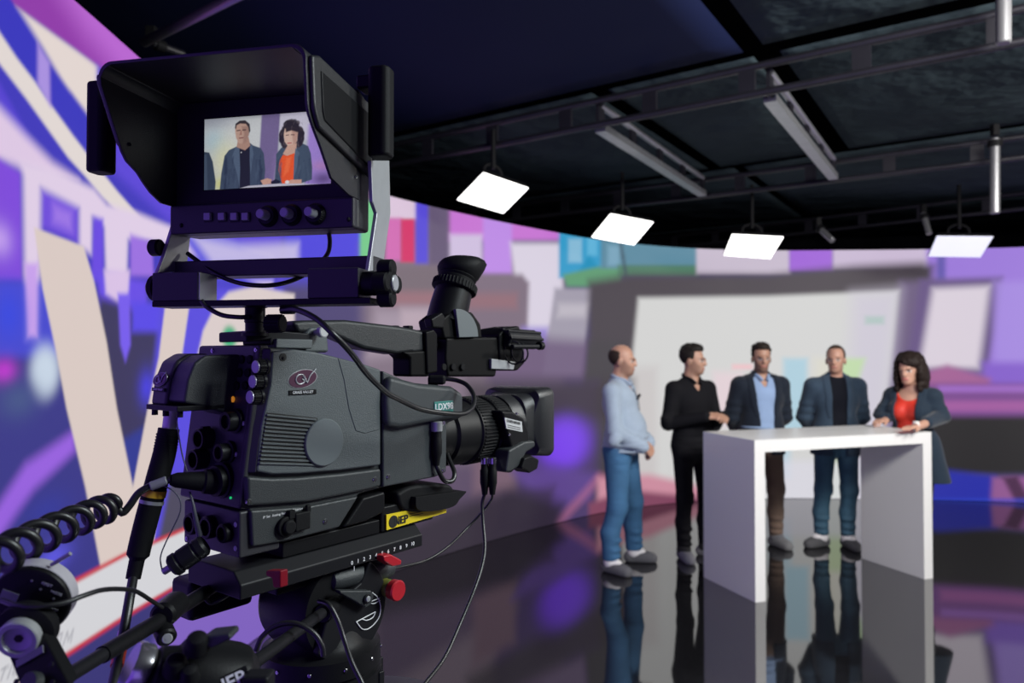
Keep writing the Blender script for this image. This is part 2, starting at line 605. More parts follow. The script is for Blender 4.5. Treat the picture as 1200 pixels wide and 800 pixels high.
wp([(1175, 560), (1192, 558), (1215, 600), (1196, 600)], (70, 34, 70), 4)
wr(1050, 584, 1400, 600, (34, 60, 190), 3, 0.6)

# beyond the frame the picture is mirrored, with violet fill light added at left
nL = int((cols < sL).sum())
for i in range(nL):
    j = int(np.argmin(abs(cols - (2 * sL - cols[i]))))
    q_ = 0.8 * min(1.0, (sL - cols[i]) / 0.9)
    CV.C[:, i] = (1 - q_) * CV.C[:, j] + q_ * np.array([lin(112), lin(62), lin(226)])   # unseen violet, added to light the camera's rear
nR = np.nonzero(cols > sR)[0]
for i in nR:
    j = int(np.argmin(abs(cols - (2 * sR - cols[i]))))
    CV.C[:, i] = CV.C[:, j]

XY = plan_at(GX)
Pw = np.dstack([XY[..., 0], XY[..., 1], GZ + 0.004])
LED = empty('video_wall', (2, 8.4, 0), label='tall curved video wall glowing with violet graphics and a white screen', cat='video wall')
LED_GAIN = 1.0
o = picture_mesh('screen_surface', Pw - np.array([2, 8.4, 0]), CV.C, screen_mat('video wall picture', LED_GAIN), LED)
BLK = mat('matt black metal', (0.008, 0.008, 0.009, 1), 0.6, bump=0.1, spec=0.1)


def offset_plan(d):
    t = np.gradient(PLAN, axis=0)
    t /= np.linalg.norm(t, axis=1)[:, None]
    return PLAN + np.stack([-t[:, 1], t[:, 0]], 1) * d


def ribbon(z0, z1, d0, d1):
    a, b = offset_plan(d0)[::4], offset_plan(d1)[::4]
    mb = MB()
    n = len(a)
    vs, fs = [], []
    for i in range(n):
        vs += [(a[i][0] - 2, a[i][1] - 8.4, z0), (b[i][0] - 2, b[i][1] - 8.4, z0), (b[i][0] - 2, b[i][1] - 8.4, z1), (a[i][0] - 2, a[i][1] - 8.4, z1)]
    for i in range(n - 1):
        for k in range(4):
            k2 = (k + 1) % 4
            fs.append((i * 4 + k, i * 4 + k2, i * 4 + 4 + k2, i * 4 + 4 + k))
    fs += [(3, 2, 1, 0), tuple(4 * (n - 1) + k for k in range(4))]
    return mb.add(vs, fs)


ribbon(0.0, LED_H + 0.01, 0.006, 0.10).build('cabinet_back', BLK, LED)

# ---- floor, room walls, ceiling
fm = mat('glossy black floor', (0.008, 0.008, 0.009, 1), 0.045)
fm.node_tree.nodes['Principled BSDF'].inputs['IOR'].default_value = 2.7
tag(MB().box((-6, -5, -0.1), (10.5, 11.5, 0)).build('floor', fm, smooth=False), kind='structure')
cm = mat('black drape', (0.006, 0.0065, 0.009, 1), 0.9, bump=0.3, bscale=8, spec=0.05)
for nm, lo, hi in (('wall_left', (-6.1, -5, 0), (-6, 11.5, 4.4)), ('wall_right', (10.5, -5, 0), (10.6, 11.5, 4.4)), ('wall_back', (-6, 11.5, 0), (10.5, 11.6, 4.4)), ('wall_front', (-6, -5.1, 0), (10.5, -5, 4.4))):
    tag(MB().box(lo, hi).build(nm, cm, smooth=False), kind='structure')
tag(MB().box((-6, -5, 4.3), (10.5, 11.5, 4.4)).build('ceiling', cm, smooth=False), kind='structure')

# ---- ceiling grid: aluminium ladder trusses painted black, cloth stretched above
TA = Vector((0.832, -0.555, 0))          # along the long trusses
TB = Vector((0.555, 0.832, 0))           # along the short ones
trm = mat('black truss tube', (0.013, 0.0125, 0.017, 1), 0.36, metal=0.0, vary=0.3, vscale=6)
alu = mat('bare aluminium rail', (0.42, 0.43, 0.45, 1), 0.42, metal=0.8, vary=0.15, vscale=20)


def P3(px, py, z):
    return Vector(hz(px, py, z))


def truss(name, p, q, depth, label, m, rung=0.62, r=0.024, rail=None, group=None):
    p, q = Vector(p), Vector(q)
    L = (q - p).length
    d = (q - p).normalized()
    e = empty(name, p, label=label, cat='truss', group=group)
    up = Vector((0, 0, depth))
    lower = MB()
    if rail:
        s = d.cross(Vector((0, 0, 1))) * 0.035
        M = Matrix(((d.x, s.normalized().x, 0, 0), (d.y, s.normalized().y, 0, 0), (0, 0, 1, 0), (0, 0, 0, 1)))
        lower.box((0, -0.04, -0.02), (L, 0.04, 0.006), M)
        lower.box((0, -0.04, 0.006), (L, -0.03, 0.03), M)
        lower.box((0, 0.03, 0.006), (L, 0.04, 0.03), M)
    else:
        lower.cyl((0, 0, 0), d * L, r, seg=14)
    lower.build('lower_chord', rail or m, e)
    MB().cyl(up, up + d * L, r, seg=14).build('upper_chord', rail or m, e)
    n = max(2, int(L / rung))
    for i in range(n + 1):
        t = d * (L * i / n * 0.998 + 0.002)
        MB().box((-0.05, -0.012, 0.0), (0.05, 0.012, depth), Matrix.Translation(t) @ Matrix.Rotation(math.atan2(d.y, d.x), 4, 'Z')).build('rung', m, e)
    return e


ZT = 3.3
A0, A1 = P3(459.5, 193.5, ZT), P3(1200, 48, ZT)
dA = (A1 - A0).normalized()
truss('ladder_truss', A0 - dA * 2.2, A1 + dA * 2.5, 0.17, 'nearest long black ladder truss crossing the whole ceiling', trm)
B0, B1 = P3(600, 257.5, ZT), P3(1200, 184, ZT)
dB = (B1 - B0).normalized()
truss('ladder_truss', B0 - dB * 0.6, B1 + dB * 3, 0.17, 'second long black ladder truss, where the two pale rails end', trm)
C0, C1 = P3(790, 290, ZT), P3(1200, 244, ZT)
dC = (C1 - C0).normalized()
truss('ladder_truss', C0, C1 + dC * 3, 0.17, 'farthest long black ladder truss just above the video wall', trm)
x1a, x1b = P3(700, 149, ZT), P3(827, 230, ZT)
x2a, x2b = P3(900, 113, ZT), P3(979, 210.7, ZT)
truss('cross_truss', x1a + (x1b - x1a).normalized() * 0.05, x1b - (x1b - x1a).normalized() * 0.11, 0.17, 'shorter left one of two pale metal rail trusses bridging the long black ones', trm, rung=0.55, rail=alu)
truss('cross_truss', x2a + (x2b - x2a).normalized() * 0.05, x2b - (x2b - x2a).normalized() * 0.11, 0.17, 'brighter right one of two pale metal rail trusses bridging the long black ones', trm, rung=0.55, rail=alu)


def pipe(name, p, q, r, m, label, cat='pipe', clamp=None):
    e = empty(name, p, label=label, cat=cat)
    d = Vector(q) - Vector(p)
    MB().cyl((0, 0, 0), d, r, seg=16, ch=0.006).build('tube', m, e)
    k = MB()
    dn = d.normalized()
    k.lathe([(0, r * 1.5), (0.05, r * 1.5)], dn * 0.02, dn * 0.07, 16)
    k.cbox((0, 0, r * 1.8), (0.05, 0.05, 0.09))
    k.build('clamp', BLK, e, bevel=0.003)
    return e


whp = mat('pale steel pipe', (0.24, 0.24, 0.25, 1), 0.38, metal=0.6)
pipe('hanging_pipe', at(1176, -30, 3.55), at(1176, 51, 3.55), 0.034, whp, 'bright steel pipe hanging down at the nearest truss')
pipe('hanging_pipe', at(1166, 162, 5.75), at(1166, 250, 5.75), 0.036, whp, 'grey pipe hanging below the second truss over the woman')
pipe('hanging_pipe', at(1082, 250, 7.7), at(1089, 274, 7.6), 0.03, whp, 'stubby pipe beside the fourth light panel')
pipe('hanging_pipe', at(959, 266, 7.6), at(976, 282, 7.4), 0.03, whp, 'stubby slanted pipe under the farthest truss')
pipe('ceiling_pipe', P3(300, -16, 3.15), P3(168, 50, 3.15), 0.022, whp, 'violet lit pipe at the left above the monitor hood')
pipe('ceiling_pipe', P3(178, 50, 3.3), P3(216, 64, 3.3), 0.02, trm, 'thin dark pipe behind the violet lit one')

# cloth bays (one sheet per bay of the grid)
clo = mat('black stage cloth', (0.034, 0.049, 0.057, 1), 0.85, bump=0.35, bscale=3, vary=0.4, vscale=1.3, spec=0.05)
for n_ in clo.node_tree.nodes:
    if n_.type == 'BUMP':
        n_.inputs['Distance'].default_value = 0.12
        n_.inputs['Strength'].default_value = 0.6
navy = mat('navy ceiling board', (0.0075, 0.0115, 0.044, 1), 0.7, vary=0.2, vscale=1, spec=0.1)


def cloth(p, u, v, lu, lv, z, m, seed, amp=0.03):
    rnd = np.random.RandomState(seed)
    nu, nv = 30, 24
    ph = rnd.rand(6) * 6
    vs, fs = [], []
    for j in range(nv + 1):
        for i in range(nu + 1):
            a, b = i / nu, j / nv
            sag = math.sin(PI * a) * math.sin(PI * b)
            zz = z - amp * sag + amp * 0.35 * sag * (math.sin(7 * a + 9 * b + ph[0]) + math.sin(15 * a - 6 * b + ph[1]) * 0.5)
            q = p + u * (lu * a) + v * (lv * b)
            vs.append((q.x, q.y, zz))
    for j in range(nv):
        for i in range(nu):
            k = j * (nu + 1) + i
            fs.append((k, k + 1, k + nu + 2, k + nu + 1))
    mb = MB().add(vs, fs)
    o = mb.build('ceiling', m)
    sm = o.modifiers.new('thickness', 'SOLIDIFY')
    sm.thickness = 0.006
    return tag(o, kind='structure')


ztop = 3.56
wAB = (B0 - A0).dot(TB)
wBC = (C0 - B0).dot(TB)
sx1 = (x1a - A0).dot(TA)
sx2 = (x2a - A0).dot(TA)
cloth(A0 + TB * 0.06 + TA * -2.2, TA, TB, sx1 + 2.15, wAB - 0.12, ztop, clo, 1)
cloth(A0 + TB * 0.06 + TA * (sx1 + 0.08), TA, TB, sx2 - sx1 - 0.16, wAB - 0.12, ztop, clo, 2)
cloth(A0 + TB * 0.06 + TA * (sx2 + 0.08), TA, TB, 2.6, wAB - 0.12, ztop, clo, 3, 0.05)
cloth(A0 + TB * 0.06 + TA * (sx2 + 2.75), TA, TB, 3.0, wAB - 0.12, ztop, clo, 4, 0.05)
cloth(A0 + TB * (wAB + 0.06) + TA * -1.5, TA, TB, 3.6, wBC - 0.12, ztop, clo, 5)
cloth(A0 + TB * (wAB + 0.06) + TA * 2.2, TA, TB, 3.2, wBC - 0.12, ztop, clo, 6)
cloth(A0 + TB * (wAB + 0.06) + TA * 5.5, TA, TB, 3.2, wBC - 0.12, ztop, clo, 7)
cloth(A0 + TB * (wAB + wBC + 0.06) + TA * -2, TA, TB, 9, 2.2, ztop, clo, 8)
cloth(A0 - TB * 2.9 + TA * (sx2 + 0.02), TA, TB, 4.0, 2.8, ztop, clo, 9, 0.04)
cloth(A0 - TB * 4.2 + TA * -3.2, TA, TB, sx2 + 3.1, 4.1, ztop - 0.02, navy, 10, 0.015)

# ---- soft light panels on yokes
pw = mat('lit diffuser', (0.9, 0.9, 0.9, 1), 0.6, emit=(1.0, 0.985, 0.955, 1), estr=3.2)
pw2 = mat('dimmer lit diffuser', (0.9, 0.9, 0.9, 1), 0.6, emit=(0.60, 0.62, 0.80, 1), estr=1.0)


def light_panel(quad, Y, label, m, tilt):
    """a flat square-ish fixture whose glowing face shows the given outline"""
    P = [Vector(at(x, y, Y + dy)) for (x, y), dy in zip(quad, tilt)]
    c = sum(P, Vector()) / 4
    e = empty('light_panel', c, label=label, cat='studio light', group=None)
    Q = [p - c for p in P]
    n = (Q[1] - Q[0]).cross(Q[3] - Q[0]).normalized()
    if n.z > 0:
        n = -n
    face = MB().add(Q + [q - n * 0.008 for q in Q], [(0, 1, 2, 3), (7, 6, 5, 4), (0, 4, 5, 1), (1, 5, 6, 2), (2, 6, 7, 3), (3, 7, 4, 0)])
    face.build('diffuser', m, e)
    R2 = [q * 1.035 - n * 0.006 for q in Q]
    R3 = [q * 0.94 - n * 0.05 for q in Q]
    MB().add(R2 + R3, [(0, 1, 2, 3), (7, 6, 5, 4), (0, 4, 5, 1), (1, 5, 6, 2), (2, 6, 7, 3), (3, 7, 4, 0)]).build('housing', BLK, e, bevel=0.006)
    ml, mr = (R3[0] + R3[3]) * 0.2 - n * 0.02, (R3[1] + R3[2]) * 0.2 - n * 0.02
    top = Vector((0, 0, 0.20))
    yk = MB().tube([ml, ml + top * 0.75, top * 1.0 + (ml + mr) * 0.5], 0.012, smooth=3)
    yk.tube([mr, mr + top * 0.75, top * 1.0 + (ml + mr) * 0.5], 0.012, smooth=3)
    yk.build('yoke', BLK, e)
    MB().cyl(top * 0.95, Vector((0, 0, ZT - c.z + 0.1)), 0.018, seg=12).build('drop_rod', BLK, e)
    return e


light_panel([(566.5, 202.75), (619, 220.75), (589.75, 250), (536, 234.25)], 5.5, 'leftmost and highest of the white glowing light panels', pw, (-0.25, -0.02, 0.25, 0.02))
light_panel([(715.5, 251), (765.5, 260.5), (743, 287), (693.5, 278)], 6.8, 'glowing white light panel over the teal patch of the video wall', pw, (-0.24, -0.1, 0.24, 0.1))
light_panel([(858, 275), (918, 278), (902.5, 303), (848.5, 299)], 7.3, 'glowing white light panel straight above the middle man', pw, (-0.2, -0.2, 0.2, 0.2))
light_panel([(1098, 277), (1164, 277.5), (1149, 301.5), (1088, 300.5)], 7.3, 'bluish and dimmer light panel at the far right', pw2, (-0.2, -0.2, 0.2, 0.2))

# ---- presenter desk
LF = Vector((1.653, 4.957, 0))
ux = Vector((math.cos(math.radians(19.6)), math.sin(math.radians(19.6)), 0))
uy = Vector((-ux.y, ux.x, 0))
desk = empty('presenter_desk', LF, math.radians(19.6), label='tall white open-sided presenter desk standing on the glossy floor', cat='desk')
dm = mat('white satin laminate', (0.68, 0.68, 0.67, 1), 0.32, spec=0.45)
DL, DD, DH, DT = 1.612, 0.60, 1.10, 0.085
MB().box((0, 0, DH - DT), (DL, DD, DH)).build('desk_top', dm, desk, bevel=0.0015)
MB().box((0, 0, 0), (DT, DD, DH - DT)).build('side_panel', dm, desk, bevel=0.0008)
MB().box((DL - DT, 0, 0), (DL, DD, DH - DT)).build('side_panel', dm, desk, bevel=0.0008)
# ================================================================== PEOPLE (implicit surfaces meshed with surface nets)
class Field:
    def __init__(self, lo, hi, h):
        self.lo = np.array(lo, float)
        self.h = h
        self.n = np.ceil((np.array(hi) - self.lo) / h).astype(int) + 1
        self.d = np.full(self.n, 0.5, np.float32)
        self.ax = [(self.lo[i] + h * np.arange(self.n[i])).astype(np.float32) for i in range(3)]

    def sub(self, lo, hi):
        sl = []
        for i in range(3):
            a = int(max(0, math.floor((lo[i] - self.lo[i]) / self.h)))
            b = int(min(self.n[i], math.ceil((hi[i] - self.lo[i]) / self.h) + 1))
            sl.append(slice(a, max(a, b)))
        return tuple(sl)

    def xyz(self, s):
        return self.ax[0][s[0]][:, None, None], self.ax[1][s[1]][None, :, None], self.ax[2][s[2]][None, None, :]

    def blend(self, s, e, k):
        a = self.d[s]
        if k > 0:
            h = np.clip(k - np.abs(a - e), 0, None) / k
            self.d[s] = np.minimum(a, e) - h * h * k * 0.25
        else:
            self.d[s] = np.minimum(a, e)

    def cap(self, a, b, ra, rb=None, k=0.02, sq=(1, 1, 1)):
        rb = ra if rb is None else rb
        a, b = np.array(a, float), np.array(b, float)
        m = max(ra, rb) + k + 0.03
        s = self.sub(np.minimum(a, b) - m, np.maximum(a, b) + m)
        x, y, z = self.xyz(s)
        ab = b - a
        L = float(ab @ ab) + 1e-9
        t = np.clip(((x - a[0]) * ab[0] + (y - a[1]) * ab[1] + (z - a[2]) * ab[2]) / L, 0, 1)
        e = np.sqrt((x - a[0] - t * ab[0]) ** 2 + (y - a[1] - t * ab[1]) ** 2 + (z - a[2] - t * ab[2]) ** 2) - (ra + (rb - ra) * t)
        self.blend(s, e, k)
        return self

    def ell(self, c, r, k=0.02, T=None):
        """ellipsoid; T maps world points to the ellipsoid's own frame (3x4)"""
        c, r = np.array(c, float), np.array(r, float)
        m = max(r) + k + 0.03
        cw = c if T is None else T[:3, :3].T @ (c - T[:3, 3])
        s = self.sub(cw - m, cw + m)
        x, y, z = self.xyz(s)
        if T is not None:
            x, y, z = [T[i, 0] * x + T[i, 1] * y + T[i, 2] * z + T[i, 3] for i in range(3)]
        dx, dy, dz = x - c[0], y - c[1], z - c[2]
        k0 = np.sqrt((dx / r[0]) ** 2 + (dy / r[1]) ** 2 + (dz / r[2]) ** 2)
        k1 = np.sqrt((dx / r[0] ** 2) ** 2 + (dy / r[1] ** 2) ** 2 + (dz / r[2] ** 2) ** 2) + 1e-6
        self.blend(s, k0 * (k0 - 1) / k1, k)
        return self

    def carve(self, fn, k=0.0):
        x, y, z = self.xyz((slice(None),) * 3)
        e = np.broadcast_to(fn(x, y, z), self.d.shape)
        if k > 0:
            h = np.clip(k - np.abs(self.d - e), 0, None) / k
            self.d = np.maximum(self.d, e) + h * h * k * 0.25
        else:
            self.d = np.maximum(self.d, e)
        return self

    def warp(self, fn):
        x, y, z = self.xyz((slice(None),) * 3)
        self.d = self.d + fn(x, y, z)
        return self

    def mesh(self):
        d, h = self.d, self.h
        neg = d < 0
        c = np.zeros(np.array(d.shape) - 1, np.int8)
        for i in (0, 1):
            for j in (0, 1):
                for k in (0, 1):
                    c += neg[i:i + c.shape[0], j:j + c.shape[1], k:k + c.shape[2]]
        act = (c > 0) & (c < 8)
        I = np.argwhere(act)
        idx = np.full(act.shape, -1, np.int32)
        idx[act] = np.arange(len(I))
        V = {}
        for o in np.ndindex(2, 2, 2):
            V[o] = d[I[:, 0] + o[0], I[:, 1] + o[1], I[:, 2] + o[2]]
        acc = np.zeros((len(I), 3))
        cnt = np.zeros(len(I))
        for ax in range(3):
            for o in np.ndindex(2, 2):
                a = list(o)
                a.insert(ax, 0)
                b = list(o)
                b.insert(ax, 1)
                va, vb = V[tuple(a)], V[tuple(b)]
                m = (va < 0) != (vb < 0)
                t = np.where(m, va / np.where(m, va - vb, 1), 0)
                p = np.tile(np.array(a, float), (len(I), 1))
                p[:, ax] += t
                acc[m] += p[m]
                cnt[m] += 1
        P = self.lo + h * (I + acc / cnt[:, None])
        F = []
        for ax in range(3):
            u, v = (ax + 1) % 3, (ax + 2) % 3
            s0 = [slice(1, -1)] * 3
            s0[ax] = slice(0, d.shape[ax] - 1)
            s1 = list(s0)
            s1[ax] = slice(1, d.shape[ax])
            a, b = neg[tuple(s0)], neg[tuple(s1)]
            E = np.argwhere(a != b)
            if not len(E):
                continue
            fl = a[a != b]
            off = np.ones(3, int)
            off[ax] = 0
            E = E + off
            q = []
            for du, dv in ((1, 1), (0, 1), (0, 0), (1, 0)):
                c_ = E.copy()
                c_[:, u] -= du
                c_[:, v] -= dv
                q.append(idx[c_[:, 0], c_[:, 1], c_[:, 2]])
            q = np.stack(q, 1)
            q[~fl] = q[~fl][:, ::-1]
            F.append(q)
        F = np.concatenate(F)
        F = F[(F >= 0).all(1)]
        return P, F

    def build(self, name, m, parent, colour=None):
        P, F = self.mesh()
        me = bpy.data.meshes.new(name)
        me.vertices.add(len(P))
        me.vertices.foreach_set('co', P.astype(np.float32).ravel())
        me.loops.add(len(F) * 4)
        me.loops.foreach_set('vertex_index', F.astype(np.int32).ravel())
        me.polygons.add(len(F))
        me.polygons.foreach_set('loop_start', np.arange(0, len(F) * 4, 4, dtype=np.int32))
        me.update(calc_edges=True)
        me.polygons.foreach_set('use_smooth', [True] * len(F))
        if colour is not None:
            a = me.attributes.new('tone', 'FLOAT_COLOR', 'POINT')
            cc = np.ones((len(P), 4), np.float32)
            cc[:, :3] = colour(P)
            a.data.foreach_set('color', cc.ravel())
        me.materials.append(m)
        o = bpy.data.objects.new(name, me)
        COL.objects.link(o)
        o.parent = parent
        return o


def rotz(a):
    c, s = math.cos(a), math.sin(a)
    return np.array([[c, -s, 0], [s, c, 0], [0, 0, 1]])


def rotx(a):
    c, s = math.cos(a), math.sin(a)
    return np.array([[1, 0, 0], [0, c, -s], [0, s, c]])


skin_m = mat('skin', (0.5, 0.3, 0.22, 1), 0.5, attr='tone', bump=0.05, bscale=120)


def hand(fd, W, f, n, side, curl=0.5, s=1.0):
    """five-fingered hand: wrist W, finger direction f, palm normal n, side vector towards the thumb"""
    W, f, n, side = [np.array(v, float) for v in (W, f, n, side)]
    f /= np.linalg.norm(f)
    n = n - f * (n @ f)
    n /= np.linalg.norm(n)
    t = np.cross(f, n)
    if t @ side < 0:
        t = -t
    for i, (o, L) in enumerate(((0.031, 0.070), (0.010, 0.078), (-0.011, 0.072), (-0.031, 0.057))):
        K = W + (f * (0.088 - 0.004 * abs(i - 1)) + t * o) * s
        fd.cap(W + t * o * 0.5 * s, K, 0.0145 * s, 0.0115 * s, 0.014)
        d = f + t * o * 2.2
        a1 = curl * 0.9
        d1 = d * math.cos(a1) + n * math.sin(a1)
        A = K + d1 * L * 0.52 * s
        a2 = curl * 2.0
        d2 = d * math.cos(a2) + n * math.sin(a2)
        B = A + d2 * L * 0.48 * s
        fd.cap(K, A, 0.0095 * s, 0.0088 * s, 0.006)
        fd.cap(A, B, 0.0088 * s, 0.0075 * s, 0.004)
    T0 = W + (f * 0.022 + t * 0.022) * s
    T1 = T0 + (f * 0.030 + t * 0.028 + n * 0.010) * s
    T2 = T1 + (f * 0.032 + t * 0.006 + n * 0.014 * (1 + curl)) * s
    fd.cap(T0, T1, 0.0135 * s, 0.0110 * s, 0.012)
    fd.cap(T1, T2, 0.0105 * s, 0.0085 * s, 0.004)


def foot(fd, A, yaw, r=1.0):
    dx, dy = math.sin(yaw), -math.cos(yaw)
    fd.cap((A[0], A[1], 0.07), (A[0] + dx * 0.13, A[1] + dy * 0.13, 0.035), 0.036 * r, 0.030 * r, 0.03)
    fd.cap((A[0] - dx * 0.03, A[1] - dy * 0.03, 0.04), (A[0], A[1], 0.09), 0.034 * r, 0.036 * r, 0.03)


def person(spec):
    """builds one standing figure; local frame: facing -y, person's left is +x"""
    E_ = empty('person', (spec['pos'][0], spec['pos'][1], 0), spec['rz'], label=spec['label'], cat='person', group=None)
    S = spec['H'] / 1.75
    z = lambda v: v * S
    fem = spec.get('female', False)
    belly = spec.get('belly', 0.0)
    sw = (0.152 if fem else 0.178) * spec.get('broad', 1.0)
    hipw = 0.092
    sh = {+1: (sw, 0.012, z(1.395)), -1: (-sw, 0.012, z(1.395))}
    el, wr_ = spec['elbow'], spec['wrist']
    hip = {k: (k * hipw, 0.0, z(0.92)) for k in (1, -1)}
    an = {k: v[:3] for k, v in spec['ankle'].items()}
    ayaw = {k: v[3] for k, v in spec['ankle'].items()}
    knee = {}
    for k in (1, -1):
        a = an[k]
        knee[k] = ((hip[k][0] + a[0]) / 2 + k * 0.008, (hip[k][1] + a[1]) / 2 - 0.03, z(0.50))
    # ---- head frame
    Rh = rotz(spec.get('head_yaw', 0)) @ rotx(spec.get('head_tilt', 0))
    Hc = np.array([0, -0.012, z(1.52)]) + np.array(spec.get('head_off', (0, 0, 0)))
    T = np.zeros((3, 4))
    T[:, :3] = Rh.T
    T[:, 3] = -Rh.T @ Hc          # world -> head frame; origin at the top of the neck
    w = spec.get('face_w', 1.0)

    def hw(p):                    # head frame -> local
        return Rh @ np.array(p) + Hc

    def torso(F, inf, k=0.05, arms=True, sleeves=1.0):
        F.ell((0, 0.005, z(0.95)), (0.165 * (1.02 if fem else 1) + inf, 0.115 + inf, 0.14 + inf), k)
        F.ell((0, -0.005 - belly * 0.5, z(1.09)), ((0.128 if fem else 0.15) + belly * 0.35 + inf, 0.102 + belly * 0.6 + inf, 0.17 + inf), k)
        F.ell((0, 0.005, z(1.30)), ((0.148 if fem else 0.172) * spec.get('broad', 1.0) + inf, 0.112 + belly * 0.1 + inf, 0.16 + inf), k)
        if fem:
            for q in (-1, 1):
                F.ell((q * 0.068, -0.095, z(1.27)), (0.062 + inf, 0.05 + inf, 0.06 + inf), 0.04)
        for q in (1, -1):
            F.cap((q * 0.02, 0.014, z(1.425)), (q * sw * 0.92, 0.012, z(1.392)), 0.050 + inf, 0.052 + inf, k)
        F.cap((0, 0.02, z(1.45)), (0, 0.012, z(1.50)), 0.062 + inf * 0.5, 0.055, 0.05)
        if arms:
            for q in (1, -1):
                F.cap(sh[q], el[q], 0.050 * (0.85 if fem else 1) + inf, 0.043 * (0.88 if fem else 1) + inf, 0.03)
                e, w_ = np.array(el[q]), np.array(wr_[q])
                F.cap(e, e + (w_ - e) * sleeves, 0.043 * (0.88 if fem else 1) + inf, 0.031 * (0.9 if fem else 1) + inf, 0.02)

    def box_of():
        pts = np.array(list(el.values()) + list(wr_.values()))
        lo = np.minimum(pts.min(0), (-0.32, -0.30, 0)) - 0.16
        hi = np.maximum(pts.max(0), (0.32, 0.24, 1)) + 0.16
        return lo, hi

    lo, hi = box_of()
    # ---- the body: one continuous surface
    F = Field((lo[0], lo[1], -0.01), (hi[0], hi[1], spec['H'] + 0.06), 0.006)
    torso(F, 0.0)
    lw_ = min(1.0, spec.get('leg_w', 1.0))
    for q in (1, -1):
        F.cap(hip[q], knee[q], 0.080 * lw_, 0.054 * lw_, 0.05)
        F.cap(knee[q], (an[q][0], an[q][1] + 0.01, z(0.30)), 0.052 * lw_, 0.050 * lw_, 0.03)
        F.cap((an[q][0], an[q][1] + 0.01, z(0.30)), an[q], 0.048 * lw_, 0.034, 0.03)
        foot(F, an[q], ayaw[q])
        hand(F, *spec['hand'][q])
    F.cap((0, 0.015, z(1.43)), hw((0, 0.012, 0.045)), 0.058 if not fem else 0.047, 0.054 if not fem else 0.046, 0.03)
    F.ell((0, 0.012, 0.150), (0.074 * w, 0.094, 0.088), 0.02, T)          # skull
    F.ell((0, -0.022, 0.085), (0.061 * w, 0.070, 0.080), 0.03, T)         # face
    F.ell((0, -0.052, 0.022), (0.040 * w, 0.040, 0.032), 0.03, T)         # jaw and chin
    F.cap(hw((0, -0.094, 0.118)), hw((0, -0.103, 0.082)), 0.010, 0.0150, 0.014)
    F.ell((0, -0.090, 0.125), (0.046, 0.016, 0.010), 0.015, T)            # brow
    F.ell((0, -0.086, 0.046), (0.026, 0.014, 0.010), 0.010, T)            # lips
    for q in (-1, 1):
        F.ell((q * 0.076 * w, 0.012, 0.098), (0.010, 0.020, 0.032), 0.008, T)
    skin, lip = np.array(spec['skin']), np.array(spec['lip'])
    beard, hairc = spec.get('beard', 0.0), np.array(spec['hair_col'][:3])

    def tone(P):
        c = np.tile(skin, (len(P), 1))
        q = P @ T[:, :3].T + T[:, 3]
        ok = (q[:, 2] > -0.05) & (np.abs(q[:, 0]) < 0.1) & (np.abs(q[:, 1]) < 0.15)
        front = ok & (q[:, 1] < -0.03)
        if beard:
            def ss(v, a, b_):
                t = np.clip((v - a) / (b_ - a), 0, 1)
                return t * t * (3 - 2 * t)
            top = 0.062 + 0.055 * ss(q[:, 1], -0.085, -0.01)          # rises from the moustache to the ears
            g = ss(top - q[:, 2], -0.010, 0.014) * ss(q[:, 2], -0.035, -0.012) * ss(0.022 - q[:, 1], 0.0, 0.02)
            g = g * (1 - 0.75 * np.exp(-((q[:, 0] / 0.020) ** 2 + ((q[:, 2] - 0.046) / 0.008) ** 2)))
            g = (g * ok * beard)[:, None]
            c = c * (1 - g) + hairc * g
        m = front & (np.abs(q[:, 2] - 0.046) < 0.008) & (np.abs(q[:, 0]) < 0.024) & (q[:, 1] < -0.07)
        c[m] = lip
        for sx in (-1, 1):
            e = front & (((q[:, 0] - sx * 0.031) / 0.016) ** 2 + ((q[:, 2] - 0.106) / 0.0075) ** 2 < 1)
            c[e] = (0.55, 0.52, 0.5)
            e = front & (((q[:, 0] - sx * 0.031) / 0.0075) ** 2 + ((q[:, 2] - 0.106) / 0.0075) ** 2 < 1)
            c[e] = (0.03, 0.02, 0.015)
            e = front & (((q[:, 0] - sx * 0.033) / 0.022) ** 2 + ((q[:, 2] - 0.126) / 0.005) ** 2 < 1)
            c[e] = hairc * 0.8 + skin * 0.2
        return c

    F.build('body', skin_m, E_, tone)

    # ---- hair
    hm = mat(spec['hair_name'], spec['hair_col'], 0.6, bump=0.6, bscale=60, spec=0.15)
    G = Field(Hc + (-0.24, -0.24, -0.16), Hc + (0.24, 0.24, 0.30), 0.0055)
    style = spec['hair']
    if style == 'short':
        cr = spec.get('cropped', False)
        G.ell((0, 0.016, 0.153) if cr else (0, 0.018, 0.158), (0.0795 * w, 0.0985, 0.0915) if cr else (0.082 * w, 0.098, 0.090), 0.01, T)
        if not cr:
            G.ell((0, -0.025, 0.215), (0.062 * w, 0.062, 0.038), 0.03, T)
        rr = np.random.RandomState(spec['seed'])
        for _ in range(spec.get('tufts', 46)):
            a, b = rr.uniform(0, 2 * PI), rr.uniform(0.15, 1.0)
            G.ell((0.078 * w * math.sin(a) * math.sin(b * 1.3), 0.015 + 0.092 * math.cos(a) * math.sin(b * 1.3), 0.160 + 0.086 * math.cos(b * 1.3)), (0.016, 0.016, 0.012), 0.012, T)

        def face_cut(x, y, zz):
            q = [T[i, 0] * x + T[i, 1] * y + T[i, 2] * zz + T[i, 3] for i in range(3)]
            f1 = np.minimum(-(q[1] + 0.028), (0.205 if spec.get('cropped') else 0.188) - q[2] + 0 * q[0])   # forehead and face
            f2 = np.minimum(-(q[1] - 0.035), 0.105 - q[2] + 0 * q[0])                               # sides below the temple
            f3 = 0.055 - q[2] + 0 * q[0] + 0 * q[1]
            return np.maximum(np.maximum(f1, f2), f3)
